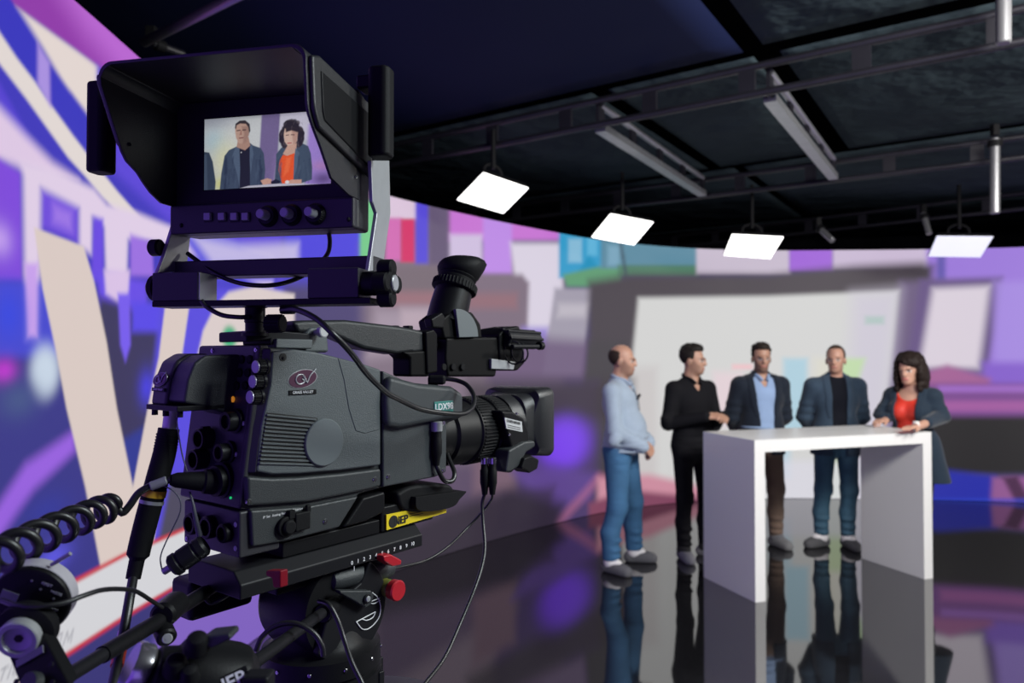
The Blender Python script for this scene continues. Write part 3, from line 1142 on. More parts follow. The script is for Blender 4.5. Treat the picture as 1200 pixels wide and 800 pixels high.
        G.carve(face_cut, 0.012)
    elif style in ('fringe', 'receding'):
        G.ell((0, 0.016, 0.150), (0.0800 * w, 0.100, 0.090 if style == 'fringe' else 0.0905), 0.01, T)

        def fr_cut(x, y, zz):
            q = [T[i, 0] * x + T[i, 1] * y + T[i, 2] * zz + T[i, 3] for i in range(3)]
            f1 = np.minimum(-(q[1] + (-0.015 if style == 'fringe' else 0.015)), 0.30 + 0 * (q[0] + q[2]))
            f2 = np.minimum(-(q[1] - 0.040), 0.105 - q[2] + 0 * q[0])
            f3 = 0.055 - q[2] + 0 * q[0] + 0 * q[1]
            r = np.maximum(np.maximum(f1, f2), f3)
            if style == 'fringe':     # bald on top
                r = np.maximum(r, (q[2] - 0.195) + 0.25 * np.clip(0.06 - q[1], 0, 1) + 0 * q[0])
            return r
        G.carve(fr_cut, 0.01)
    else:                             # curly, to the shoulders
        rr = np.random.RandomState(spec['seed'])
        G.ell((0, 0.018, 0.162), (0.094, 0.108, 0.098), 0.02, T)
        for _ in range(150):
            a = rr.uniform(0.45, 2 * PI - 0.45)                 # 0 = face side
            u = rr.uniform(-0.060, 0.235)
            rad = 0.092 if u > 0.12 else 0.102
            top = math.sqrt(max(0.05, 1 - max(0, (u - 0.14) / 0.115) ** 2))
            if abs(math.sin(a)) < 0.72 and math.cos(a) > 0 and u < 0.16:
                continue
            G.ell((rad * top * math.sin(a), 0.02 - rad * 1.05 * top * math.cos(a), u), (0.022, 0.022, 0.020), 0.012, T)
        for q in (-1, 1):
            G.ell((q * 0.086, 0.03, 0.05), (0.034, 0.062, 0.12), 0.03, T)
        G.ell((0.02, 0.080, 0.05), (0.100, 0.050, 0.11), 0.03, T)
        for i in range(9):
            G.ell((-0.06 + i * 0.015, -0.082 + abs(i - 4) * 0.006, 0.185 - (i % 3) * 0.010), (0.013, 0.016, 0.026), 0.01, T)

        def fc(x, y, zz):
            q = [T[i, 0] * x + T[i, 1] * y + T[i, 2] * zz + T[i, 3] for i in range(3)]
            return np.minimum(np.minimum(-(q[1] + 0.012), 0.158 - 0.5 * q[0] - q[2]), 0.066 - np.abs(q[0]))
        G.carve(fc, 0.015)
    G.build('hair', hm, E_)

    # ---- legs' clothing
    tm = mat(*spec['trousers'][0], **spec['trousers'][1])
    hem = spec.get('hem', 0.085)
    TR = Field((-0.42, -0.36, 0.0), (0.42, 0.30, z(1.06)), 0.0065)
    TR.ell((0, 0.005, z(0.94)), (0.178, 0.128, 0.15), 0.04)
    lw = spec.get('leg_w', 1.0)
    for q in (1, -1):
        TR.cap(hip[q], knee[q], 0.096 * lw, 0.073 * lw, 0.04)
        TR.cap(knee[q], (an[q][0], an[q][1] + 0.01, z(0.30)), 0.072 * lw, 0.066 * lw, 0.03)
        TR.cap((an[q][0], an[q][1] + 0.01, z(0.30)), (an[q][0], an[q][1] + 0.005, 0.10), 0.066 * lw, 0.058 * lw, 0.03)
        rr = np.random.RandomState(spec['seed'] + q)
        for zz in (0.13, 0.18, 0.25, 0.48, 0.53, 0.80, 0.86):
            t = (zz - 0.1) / 0.82
            TR.ell((an[q][0] * (1 - t) + hip[q][0] * t + rr.uniform(-.01, .01), an[q][1] * (1 - t) - 0.03 - 0.02 * t, z(zz)), ((0.048 + 0.026 * t) * lw, 0.040, 0.014), 0.03)
    TR.carve(lambda x, y, zz: np.maximum(hem - zz, zz - z(1.02)) + 0 * x + 0 * y, 0.006)
    TR.build('trousers', tm, E_)

    # ---- shoes and socks
    slip = mat(*spec['shoe'][0], **spec['shoe'][1])
    for q in (1, -1):
        yaw = ayaw[q]
        dx, dy = math.sin(yaw), -math.cos(yaw)
        ax_, ay_ = an[q][0], an[q][1]
        SH = Field((ax_ - 0.26, ay_ - 0.26, -0.006), (ax_ + 0.26, ay_ + 0.26, 0.16), 0.0055)
        SH.cap((ax_ - dx * 0.035, ay_ - dy * 0.035, 0.038), (ax_ + dx * 0.14, ay_ + dy * 0.14, 0.030), 0.050, 0.047, 0.02)
        SH.cap((ax_ + dx * 0.02, ay_ + dy * 0.02, 0.065), (ax_ + dx * 0.10, ay_ + dy * 0.10, 0.045), 0.046, 0.040, 0.03)
        SH.carve(lambda x, y, zz: np.maximum(0.002 - zz, zz - 0.085) + 0 * x + 0 * y, 0.006)
        SH.build('shoe', slip, E_)
        if spec.get('sock'):
            SK = Field((ax_ - 0.16, ay_ - 0.16, 0.03), (ax_ + 0.16, ay_ + 0.16, 0.19), 0.0055)
            SK.cap((ax_, ay_ + 0.005, 0.15), (ax_, ay_, 0.08), 0.048, 0.056, 0.01)
            SK.cap((ax_, ay_, 0.085), (ax_ + dx * 0.055, ay_ + dy * 0.055, 0.072), 0.052, 0.040, 0.02)
            SK.build('sock', mat(*spec['sock'][0], **spec['sock'][1]), E_)

    # ---- shirt / top
    sm_ = mat(*spec['shirt'][0], **spec['shirt'][1])
    hemz = z(spec.get('shirt_hem', 0.87))
    SHT = Field((lo[0], lo[1], hemz - 0.02), (hi[0], hi[1], z(1.56)), 0.0065)
    torso(SHT, 0.014 if spec.get('jacket') is None else 0.010, sleeves=spec.get('sleeve', 0.97) - (0.03 if spec.get('jacket') else 0))
    rr = np.random.RandomState(spec['seed'] + 7)
    for _ in range(0 if spec.get('jacket') else 10):  # soft folds
        q = rr.choice((-1, 1))
        e0 = np.array(el[q]) * (1 - 0.0)
        p = e0 + rr.uniform(-1, 1, 3) * (0.02, 0.02, 0.07)
        SHT.cap(p - (0.03, 0.01, 0.01), p + (0.03, 0.01, 0.012), 0.034, 0.030, 0.03)
    for zz in (0.93, 0.98, 1.04):
        SHT.ell((rr.uniform(-.05, .05), -0.02 - belly * 0.6, z(zz)), (0.150 + belly * 0.2, 0.112 + belly * 0.4, 0.012), 0.04)
    nk = spec.get('neck', 'round')

    def neck_cut(x, y, zz):
        c = np.maximum(hemz - zz, zz - z(1.515) + 0.25 * np.clip(-y, 0, 1)) + 0 * x
        if nk == 'v':
            c = np.maximum(c, -np.maximum(np.maximum(np.abs(x) - 0.028 - 0.5 * (zz - z(1.42)), y + 0.03), z(1.385) - zz))
        if nk == 'scoop':
            c = np.maximum(c, -np.maximum(np.sqrt(x ** 2 + (zz - z(1.46)) ** 2) - 0.095, y + 0.02))
        return c
    SHT.carve(neck_cut, 0.004)
    shirt_o = SHT.build(spec.get('shirt_name', 'shirt'), sm_, E_)
    if spec.get('collar'):
        mb = MB()
        for q in (1, -1):
            mb.tube([(0.0, 0.072, z(1.515)), (q * 0.055, 0.045, z(1.512)), (q * 0.064, -0.005, z(1.492)), (q * 0.045, -0.055, z(1.475)), (q * 0.022, -0.088, z(1.440))], 0.014, seg=10)
        mb.build('collar', mat(*spec['collar'][0], **spec['collar'][1]), E_)
    # ---- jacket
    if spec.get('jacket'):
        jm = mat(*spec['jacket'][0], **spec['jacket'][1])
        jh = z(spec.get('jacket_hem', 0.80))
        J = Field((lo[0], lo[1], jh - 0.03), (hi[0], hi[1], z(1.56)), 0.0065)
        torso(J, spec.get('jinf', 0.026), sleeves=spec.get('sleeve', 0.96))
        fl = spec.get('flare', 0.0)
        J.cap((-0.075, 0.005, z(1.0)), (-0.085 - fl, 0.01 + fl, jh), 0.125, 0.128, 0.05)
        J.cap((0.075, 0.005, z(1.0)), (0.085 + fl, 0.01 + fl, jh), 0.125, 0.128, 0.05)
        for q in (1, -1):                             # padded shoulder and sleeve folds
            J.ell((q * sw * 0.95, 0.012, z(1.405)), (0.06, 0.075, 0.04), 0.03)
            for t in (0.55, 0.8, 1.05):
                p = np.array(sh[q]) + (np.array(el[q]) - np.array(sh[q])) * t
                J.ell(p, (0.062, 0.066, 0.010), 0.03)
        og = spec.get('open', (0.045, 0.085))
        ox = spec.get('open_x', 0.0)

        def halfw(zz):
            t = np.clip((zz - z(1.02)) / (z(1.45) - z(1.02)), 0, 1)
            return og[0] + (og[1] - og[0]) * (t if not spec.get('open_low') else np.clip(1.15 - 1.1 * t, 0.25, 1.2))

        J.warp(lambda x, y, zz: np.where((np.abs(x - ox) < halfw(zz) + 0.052 - 0.03 * np.clip((z(1.25) - zz) * 6, 0, 1)) & (y < 0.02) & (zz > z(1.13)), -0.007, 0.0).astype(np.float32))
        J.carve(lambda x, y, zz: np.maximum(jh - zz + 0 * x, zz - z(1.525) + 0.2 * np.clip(-y, 0, 1)), 0.006)
        J.carve(lambda x, y, zz: -np.maximum(np.abs(x - ox) - halfw(zz), y + 0.035), 0.004)
        J.build('jacket', jm, E_)
    return E_


fabric = dict(spec=0.2, rough=0.8, bump=0.25, bscale=350, sheen=0.15, vary=0.12, vscale=14)
SKIN_A = (0.46, 0.25, 0.175)
SKIN_B = (0.40, 0.22, 0.15)
LIP = (0.36, 0.14, 0.11)
R_ = math.radians

# man in the pale shirt, hands folded in front
person(dict(pos=(0.865, 5.78), rz=R_(62), H=1.755, seed=3, belly=0.075, broad=1.04, skin=SKIN_A, lip=LIP, beard=0.45, hair='fringe', hair_name='dark brown hair', hair_col=(0.030, 0.020, 0.016, 1), face_w=1.03,
            label='balding man in pale blue shirt and jeans standing alone left of the desk, hands folded', head_yaw=R_(14), head_tilt=0.03,
            elbow={1: (0.235, -0.01, 1.11), -1: (-0.225, -0.03, 1.10)}, wrist={1: (0.10, -0.205, 0.985), -1: (-0.09, -0.215, 0.975)},
            hand={1: ((0.10, -0.205, 0.985), (-0.75, -0.35, -0.5), (0, 0.8, -0.5), (0, -0.3, 1), 0.55), -1: ((-0.09, -0.225, 0.97), (0.75, -0.25, -0.55), (0, 0.9, -0.3), (0, -0.3, 1), 0.7)},
            ankle={1: (0.20, -0.04, 0.09, R_(22)), -1: (-0.17, 0.02, 0.09, R_(-16))}, leg_w=1.08,
            trousers=(('blue denim', (0.045, 0.125, 0.24, 1)), dict(spec=0.2, rough=0.8, bump=0.3, bscale=300, vary=0.3, vscale=7)), hem=0.10,
            shoe=(('grey felt', (0.095, 0.095, 0.105, 1)), dict(rough=0.9, bump=0.3, bscale=200)), sock=(('white sock', (0.72, 0.70, 0.70, 1)), dict(rough=0.9, bump=0.3, bscale=150)),
            shirt=(('pale blue cotton', (0.31, 0.38, 0.47, 1)), fabric), shirt_hem=0.86, neck='v', collar=(('pale blue collar', (0.27, 0.33, 0.43, 1)), fabric)))
# man in black, turned to his neighbours
person(dict(pos=(1.50, 6.06), rz=R_(22), H=1.755, seed=5, broad=0.98, skin=SKIN_B, lip=LIP, beard=0.35, hair='short', hair_name='black hair', hair_col=(0.012, 0.010, 0.009, 1),
            label='dark haired man dressed all in black gesturing with joined hands, head turned aside', head_yaw=R_(42), head_tilt=0.02,
            elbow={1: (0.225, -0.02, 1.13), -1: (-0.235, 0.0, 1.12)}, wrist={1: (0.13, -0.245, 1.185), -1: (-0.04, -0.25, 1.19)},
            hand={1: ((0.13, -0.245, 1.185), (-0.6, -0.8, 0.0), (-0.3, 0.3, -0.9), (-0.2, 0, 1), 0.45), -1: ((-0.04, -0.25, 1.19), (0.85, -0.5, 0.05), (0.2, 0.5, -0.8), (0, -0.3, 1), 0.5)},
            ankle={1: (0.13, 0.0, 0.09, R_(25)), -1: (-0.10, -0.02, 0.09, R_(-15))}, leg_w=0.92,
            trousers=(('black twill', (0.006, 0.006, 0.008, 1)), dict(rough=0.85, spec=0.15, bump=0.2, bscale=300)), hem=0.09,
            shoe=(('light grey felt', (0.20, 0.20, 0.22, 1)), dict(rough=0.9, bump=0.3, bscale=200)), sock=(('black sock', (0.012, 0.012, 0.014, 1)), dict(rough=0.9)),
            shirt=(('black cotton', (0.006, 0.006, 0.008, 1)), dict(rough=0.85, spec=0.15, bump=0.25, bscale=300)), shirt_hem=0.86, neck='v', collar=(('black collar', (0.006, 0.006, 0.008, 1)), dict(rough=0.85, spec=0.15))))
# man in the middle
person(dict(pos=(2.20, 6.42), rz=R_(4), H=1.775, seed=8, broad=1.06, belly=0.02, skin=SKIN_B, lip=LIP, beard=0.55, hair='short', hair_name='dark hair', hair_col=(0.020, 0.015, 0.012, 1),
            label='bearded man in dark navy jacket over light blue shirt and brown trousers', head_yaw=R_(-8), head_tilt=0.05,
            elbow={1: (0.240, 0.070, 1.13), -1: (-0.240, 0.070, 1.13)}, wrist={1: (0.14, 0.205, 0.99), -1: (-0.14, 0.205, 0.99)},
            hand={1: ((0.14, 0.205, 0.99), (-0.9, 0.12, -0.3), (0, 1, 0), (0, 0, 1), 0.4), -1: ((-0.14, 0.225, 1.0), (0.9, 0.1, -0.3), (0, 1, 0), (0, 0, 1), 0.4)},
            ankle={1: (0.125, -0.01, 0.09, R_(18)), -1: (-0.12, 0.0, 0.09, R_(-18))},
            trousers=(('brown chino', (0.12, 0.080, 0.060, 1)), fabric), hem=0.085,
            shoe=(('mid grey felt', (0.13, 0.13, 0.135, 1)), dict(rough=0.9, bump=0.3, bscale=200)), sock=(('grey sock', (0.10, 0.10, 0.11, 1)), dict(rough=0.9)),
            shirt=(('sky blue cotton', (0.25, 0.35, 0.54, 1)), fabric), neck='v', collar=(('sky blue collar', (0.24, 0.34, 0.52, 1)), fabric),
            jacket=(('dark navy wool', (0.008, 0.013, 0.024, 1)), fabric), open=(0.105, 0.06), open_low=True))
# man in the blue jacket and black top
person(dict(pos=(2.86, 6.42), rz=R_(-8), H=1.76, seed=11, broad=1.06, skin=SKIN_A, lip=LIP, beard=0.18, hair='short', cropped=True, tufts=0, hair_name='cropped brown hair', hair_col=(0.045, 0.030, 0.022, 1),
            label='man with cropped hair in blue jacket, black top and jeans, arms behind his back', head_yaw=R_(-24), head_tilt=0.0,
            elbow={1: (0.240, 0.085, 1.13), -1: (-0.240, 0.085, 1.13)}, wrist={1: (0.14, 0.215, 0.98), -1: (-0.14, 0.215, 0.98)},
            hand={1: ((0.14, 0.215, 0.98), (-0.9, 0.15, -0.3), (0, 1, 0), (0, 0, 1), 0.4), -1: ((-0.14, 0.235, 0.99), (0.9, 0.1, -0.3), (0, 1, 0), (0, 0, 1), 0.4)},
            ankle={1: (0.085, -0.03, 0.09, R_(12)), -1: (-0.135, -0.02, 0.09, R_(-60))}, leg_w=0.98,
            trousers=(('dark denim', (0.036, 0.098, 0.150, 1)), dict(rough=0.8, bump=0.3, bscale=300, vary=0.35, vscale=8)), hem=0.10,
            shoe=(('charcoal felt', (0.075, 0.075, 0.080, 1)), dict(rough=0.9, bump=0.3, bscale=200)), sock=(('white sock', (0.72, 0.70, 0.70, 1)), dict()),
            shirt=(('black jersey', (0.006, 0.007, 0.012, 1)), dict(rough=0.85, spec=0.15)), neck='round',
            jacket=(('slate blue wool', (0.032, 0.055, 0.086, 1)), fabric), open=(0.058, 0.066)))


# woman in the red top at the end of the desk
WP, WR = np.array([3.245, 5.89, 0]), R_(-46)


def wl2(p):
    return tuple(rotz(-WR) @ (np.array(p) - WP))


hA = hz(1033, 495, 1.135)
hB = hz(1070, 502, 1.135)
hA_t = hz(1018, 496, 1.135)
hB_t = hz(1048, 503, 1.135)
iv = lambda v: tuple(rotz(-WR) @ np.array(v))
person(dict(pos=(WP[0], WP[1]), rz=WR, H=1.69, seed=21, female=True, skin=(0.50, 0.28, 0.20), lip=(0.45, 0.12, 0.11), hair='curly', hair_name='dark curly hair', hair_col=(0.018, 0.012, 0.010, 1), face_w=0.93,
            label='dark curly haired woman in red top and navy jacket, hands on the desk', head_yaw=R_(-4), head_tilt=0.16, head_off=(0, -0.03, -0.01),
            elbow={1: (0.205, 0.0, 1.19), -1: (-0.200, -0.08, 1.19)},
            wrist={1: wl2(hB + (0.03, 0, 0.012)), -1: wl2(hA + (0.03, 0.0, 0.018))},
            hand={1: (wl2(hB + (0.03, 0, 0.012)), iv((hB_t - hB) + (0, -0.012, 0)), (0, 0, -1), iv((0.1, -1, 0)), 0.18, 0.92), -1: (wl2(hA + (0.03, 0.0, 0.018)), iv((hA_t - hA) + (0, 0.0, 0)), (0, 0, -1), iv((-0.2, -1, 0.2)), 0.5, 0.92)},
            ankle={1: (0.085, -0.08, 0.09, R_(20)), -1: (-0.075, 0.05, 0.09, R_(-10))}, leg_w=0.84,
            trousers=(('dark grey trousers', (0.030, 0.030, 0.036, 1)), dict(rough=0.8)), hem=0.09,
            shoe=(('pale grey felt', (0.34, 0.34, 0.36, 1)), dict(rough=0.9)), sock=None,
            shirt=(('red satin', (0.62, 0.035, 0.018, 1)), dict(rough=0.55, bump=0.1, bscale=80)), shirt_name='top', neck='scoop', shirt_hem=0.84,
            jacket=(('navy wool', (0.013, 0.025, 0.042, 1)), fabric), jacket_hem=0.69, sleeve=0.62, jinf=0.020, flare=0.045, open=(0.070, 0.082), open_x=-0.01))
wt = bpy.data.objects['person.004']
b_ = np.array(wl2(hB + (0.022, 0, 0.012)))
dv = np.array(iv((hB_t - hB)))
dv /= np.linalg.norm(dv)
wm = MB()
wm.lathe([(0, 0.028), (0.002, 0.033), (0.016, 0.033), (0.018, 0.028)], b_ - dv * 0.009, b_ + dv * 0.009, 24)
wm.cyl(b_ + np.array((0, 0, 0.028)), b_ + np.array((0, 0, 0.042)), 0.022, seg=24, ch=0.003)
tag(wm.build('wristwatch', mat('white enamel', (0.8, 0.8, 0.78, 1), 0.25), wt), label='white wristwatch')
p1 = bpy.data.objects['person']
mm = MB()
mm.cyl((0.02, -0.135, 1.352), (0.022, -0.155, 1.37), 0.011, seg=12, ch=0.003)
mm.cbox((0.02, -0.135, 1.345), (0.012, 0.02, 0.03))
mm.build('lapel_microphone', BLK, p1)
zp = MB().tube([(0.0, -0.105, 1.42), (0.0, -0.142, 1.33), (0.0, -0.155, 1.25)], 0.0035, seg=8)
zp.build('zipper', mat('dark zip', (0.08, 0.09, 0.11, 1), 0.5), p1)
# ================================================================== THE STUDIO CAMERA AND ITS SUPPORT
class Frame:
    """an upright local frame: x to the right of the lens, y along it, z up (zb = height of its origin)"""
    def __init__(self, ox, oy, deg, zb):
        a = math.radians(deg)
        self.O = np.array([ox, oy])
        self.n = np.array([math.cos(a), -math.sin(a)])
        self.d = np.array([math.sin(a), math.cos(a)])
        self.a, self.zb = a, zb
        self.W = Matrix.Translation((ox, oy, zb)) @ Matrix.Rotation(-a, 4, 'Z')

    def loc(self, px, py, ax, c):
        r = ray(px, py)
        if ax == 'z':
            P = EYE + r * ((c - EYE[2]) / r[2])
        else:
            N = self.n if ax == 'x' else self.d
            P = EYE + r * (((self.O + N * c) @ N) / (r[:2] @ N))
        q = P[:2] - self.O
        return Vector((q @ self.n, q @ self.d, P[2] - self.zb))

    def xp(self, pts, c):            # outline on the plane x = c as (y, z) pairs
        return [(self.loc(x, y, 'x', c).y, self.loc(x, y, 'x', c).z) for x, y in pts]

    def yp(self, pts, c):            # outline on the plane y = c as (x, z) pairs
        return [(self.loc(x, y, 'y', c).x, self.loc(x, y, 'y', c).z) for x, y in pts]


ZB = 1.44
B = Frame(-0.284, 0.85, 37, ZB)
V = Frame(-0.182, 0.85, 12, ZB)
Z = lambda v: v - ZB
CAMERA = empty('studio_camera', (-0.284, 0.85, ZB), -B.a, label='large grey and black broadcast camera with hooded monitor filling the foreground', cat='video camera')

grey = mat('grey textured casing', (0.074, 0.086, 0.090, 1), 0.46, bump=0.35, bscale=900, vary=0.12, vscale=12, spec=0.45)
dgrey = mat('dark grey casing', (0.027, 0.031, 0.033, 1), 0.45, bump=0.3, bscale=900, spec=0.45)
blk = mat('black plastic', (0.008, 0.008, 0.009, 1), 0.42, bump=0.12, bscale=700, spec=0.14)
blk2 = mat('satin black metal', (0.012, 0.012, 0.014, 1), 0.42, spec=0.14)
rearm = mat('rear panel paint', (0.034, 0.033, 0.038, 1), 0.42, spec=0.3, bump=0.1, bscale=600)
rub = mat('black rubber', (0.007, 0.007, 0.008, 1), 0.62, bump=0.1, bscale=300, spec=0.14)
hoodm = mat('matt black hood', (0.017, 0.017, 0.019, 1), 0.42, bump=0.2, bscale=900)
shaded_grey = mat('shaded grey casing', (0.040, 0.046, 0.049, 1), 0.45, bump=0.3, bscale=900, spec=0.4)  # casing grey darkened to stand for weaker light toward the front
vfb = mat('dull black', (0.0035, 0.0035, 0.004, 1), 0.5, spec=0.12)
disc = mat('smooth grey disc', (0.105, 0.122, 0.128, 1), 0.5)
slot = mat('black slot', (0.004, 0.004, 0.004, 1), 0.7)
steel = mat('bright steel', (0.55, 0.55, 0.56, 1), 0.25, metal=1.0)
silver = mat('brushed silver', (0.42, 0.43, 0.44, 1), 0.38, metal=0.45, vary=0.08, vscale=60)
lilac = mat('silver dial cap', (0.50, 0.50, 0.54, 1), 0.4, metal=0.3)
white_p = mat('white print', (0.72, 0.72, 0.72, 1), 0.6)
red_p = mat('red plastic', (0.42, 0.012, 0.022, 1), 0.36)
red_shaded = mat('shaded red plastic', (0.20, 0.006, 0.016, 1), 0.45, spec=0.2)  # red darkened for the shadow that the catch sits in
orange = mat('orange button', (0.75, 0.24, 0.02, 1), 0.4, emit=(1.0, 0.36, 0.03, 1), estr=0.35)
teal = mat('teal label', (0.035, 0.20, 0.17, 1), 0.4)
yellow = mat('yellow label', (0.72, 0.55, 0.015, 1), 0.45)
maroon = mat('maroon enamel', (0.080, 0.030, 0.055, 1), 0.3)
cabm = mat('black cable jacket', (0.012, 0.012, 0.013, 1), 0.38)

M_SIDE = lambda p, rot=0.0: Matrix.Translation(p) @ Matrix(((0, 0, 1, 0), (1, 0, 0, 0), (0, 1, 0, 0), (0, 0, 0, 1))) @ Matrix.Rotation(rot, 4, 'Z')
M_REAR = lambda p, rot=0.0: Matrix.Translation(p) @ Matrix(((1, 0, 0, 0), (0, 0, -1, 0), (0, 1, 0, 0), (0, 0, 0, 1))) @ Matrix.Rotation(rot, 4, 'Z')


def bp(mb, name, m, parent, frame=None, base=None, **k):
    if frame is not None and frame is not base:
        T = (base or B).W.inverted() @ frame.W
        mb.v = [T @ v for v in mb.v]
    return mb.build(name, m, parent, **k)


def soft2(pts, n=4):
    q = catmull([(a, b, 0) for a, b in pts + pts[:1]], n)[:-1]
    return [(p.x, p.y) for p in q]


def screw(parent, p, axis, r=0.0032, m=None):
    ax = Vector(axis).normalized()
    p = Vector(p)
    s = MB().cyl(p - ax * 0.002, p + ax * 0.0012, r, seg=16, ch=0.0006)
    s.cyl(p + ax * 0.0006, p + ax * 0.0016, r * 0.45, seg=6)
    return s.build('screw', m or steel, parent)


# ---------------------------------------------------------------- body
out = [(0.0, 1.690), (0.066, 1.6835), (0.142, 1.668), (0.230, 1.641), (0.300, 1.6335), (0.345, 1.620), (0.345, 1.581), (0.312, 1.576), (0.310, 1.501), (0.184, 1.4975), (0.143, 1.495), (0.103, 1.460), (-0.018, 1.460), (-0.023, 1.505), (-0.015, 1.545), (-0.008, 1.60), (0.0, 1.65)]
body = bp(MB().prism('x', [(y, Z(z)) for y, z in out], -0.133, -0.006), 'body_shell', dgrey, CAMERA, bevel=0.004)
upper = bp(MB().prism('x', B.xp([(319, 412), (345, 409), (370, 412), (425, 426), (446.5, 433), (446.5, 545), (400, 551), (351, 555), (320, 556), (301, 552.5), (306, 500), (317, 450)], 0.003), -0.010, 0.003), 'upper_side_cover', grey, CAMERA, bevel=0.003, seg=3)
lower = bp(MB().prism('x', B.xp([(290, 558), (320, 560), (351, 559), (400, 554.5), (447, 548.5), (447, 570), (420, 576.5), (361, 588.5), (291, 593)], 0.002), -0.012, 0.002), 'lower_side_cover', dgrey, CAMERA, bevel=0.004, seg=3)
front = bp(MB().prism('x', B.xp([(448.5, 434), (480, 448), (520, 452), (541, 461), (541, 489), (524, 496), (523.5, 553), (510, 559), (449, 571)], 0.001), -0.010, 0.001), 'front_side_cover', shaded_grey, CAMERA, bevel=0.003, seg=3)
bump_ = bp(MB().prism('x', B.xp([(456, 440), (490, 449), (530, 452.5), (543, 461), (543, 490), (520, 492), (470, 502), (453, 499), (451, 470)], 0.012), -0.002, 0.014), 'shoulder_bulge', shaded_grey, CAMERA, bevel=0.010, seg=4)
base = bp(MB().prism('x', B.xp([(294, 598), (361, 593), (421, 581), (398, 618), (336, 634), (296, 641)], 0.0), -0.125, 0.0), 'base_cover', dgrey, CAMERA, bevel=0.003)
bp(MB().prism('x', B.xp([(402, 619), (426, 583), (452, 575.5), (452, 600), (430, 611)], -0.004), -0.120, -0.004), 'front_skirt', blk, CAMERA, bevel=0.004)
bp(MB().prism('x', B.xp([(396, 419.5), (425, 427.5), (445.5, 434.5), (445.5, 503), (428, 508), (417, 505), (409, 480), (403, 445)], 0.0036), 0.0, 0.0038), 'moulded_panel', grey, upper, bevel=0.0012, seg=3)
# cooling louvre, round cap, badge
lv = MB()
lv.prism('x', B.xp([(313, 483), (372, 489.5), (372, 545), (304.5, 543), (308, 510)], 0.0034), 0.0, 0.0034)
lvb = bp(lv, 'louvre_recess', slot, upper)
fins = MB()
for i in range(13):
    t = i / 12
    y0, y1 = 485 + t * 56.5, 490.5 + t * 53
    xa = 313 - 8.5 * t
    fins.prism('x', B.xp([(xa, y0), (371, y1), (371, y1 + 2.3), (xa, y0 + 2.3)], 0.0050), 0.0030, 0.0050)
bp(fins, 'louvre_fins', grey, upper, bevel=0.0004)
dc = B.loc(379, 518, 'x', 0.004)
bp(MB().cyl(dc - Vector((0.003, 0, 0)), dc + Vector((0.0035, 0, 0)), 0.0295, seg=48, ch=0.0012), 'round_cap', disc, upper)


def badge(parent, c, M, s=1.0):
    oval = MB()
    n = 40
    oval.prism('z', [(0.0205 * s * math.cos(2 * PI * i / n), 0.0105 * s * math.sin(2 * PI * i / n)) for i in range(n)], 0, 0.0012, M @ Matrix.Rotation(0.16, 4, 'Z'))
    o = bp(oval, 'badge', maroon, parent, bevel=0.0004)
    g = MB()
    R = M @ Matrix.Rotation(0.16, 4, 'Z')
    arc = [R @ Vector(((-0.004 + 0.0068 * math.cos(a)) * s, 0.0058 * math.sin(a) * s, 0.0016)) for a in np.linspace(0.75, 5.75, 18)]
    g.tube(arc + [R @ Vector((-0.002 * s, 0.0, 0.0016))], 0.00085 * s, seg=6, smooth=2)
    g.tube([R @ Vector((0.001 * s, 0.003 * s, 0.0018)), R @ Vector((0.0045 * s, -0.0055 * s, 0.0018)), R @ Vector((0.010 * s, 0.0015 * s, 0.0018)), R @ Vector((0.0205 * s, 0.0085 * s, 0.0018))], 0.0011 * s, seg=6, smooth=3, rfun=lambda t: (0.0013 - 0.0006 * t) * s)
    g.prism('z', [(0.0205 * s * math.cos(2 * PI * i / n), 0.0105 * s * math.sin(2 * PI * i / n)) for i in range(n)], -0.0002, 0.0005, R @ Matrix.Scale(1.05, 4))
    bp(g, 'badge_lettering', silver, parent)
    pl = MB().cbox((0, -0.0165 * s, 0.0006), (0.040 * s, 0.0058 * s, 0.0012), M)
    bp(pl, 'name_plate', blk, parent, bevel=0.0003)
    text_mesh('plate_lettering', 'GRASS VALLEY', 0.0046 * s, white_p, parent, M @ Matrix.Translation((0, -0.0165 * s, 0.0014)), 0.0002)
    return o


badge(upper, None, M_SIDE(B.loc(354.5, 443.5, 'x', 0.003)), 1.0)
rc = B.loc(331.5, 418.5, 'x', 0.003)
bp(MB().cyl(rc - Vector((0.002, 0, 0)), rc + Vector((0.0006, 0, 0)), 0.0048, seg=20), 'screw_recess', slot, upper)
screw(upper, rc + Vector((0.0004, 0, -0.001)), (1, 0, 0), 0.0022, blk2)
for px, py, par, c in ((452.5, 446, front, 0.001), (439, 561.6, lower, 0.002), (455, 558.7, front, 0.001), (289.5, 588, lower, 0.002), (381, 611, base, 0.0), (519.5, 551, front, 0.001), (519.5, 495.5, front, 0.004)):
    screw(par, B.loc(px + (2 if px < 290 else 0), py, 'x', c), (1, 0, 0), 0.0036)
# camera type label
lc = B.loc(520, 476.4, 'x', 0.0146)
bp(MB().cbox((0, 0, 0), (0.0415, 0.0165, 0.0016), M_SIDE(lc)), 'type_label', teal, front, bevel=0.001)
text_mesh('label_lettering', 'LDX98', 0.0135, white_p, front, M_SIDE(lc + Vector((0.001, 0, 0)), 0.02), 0.0003, True)
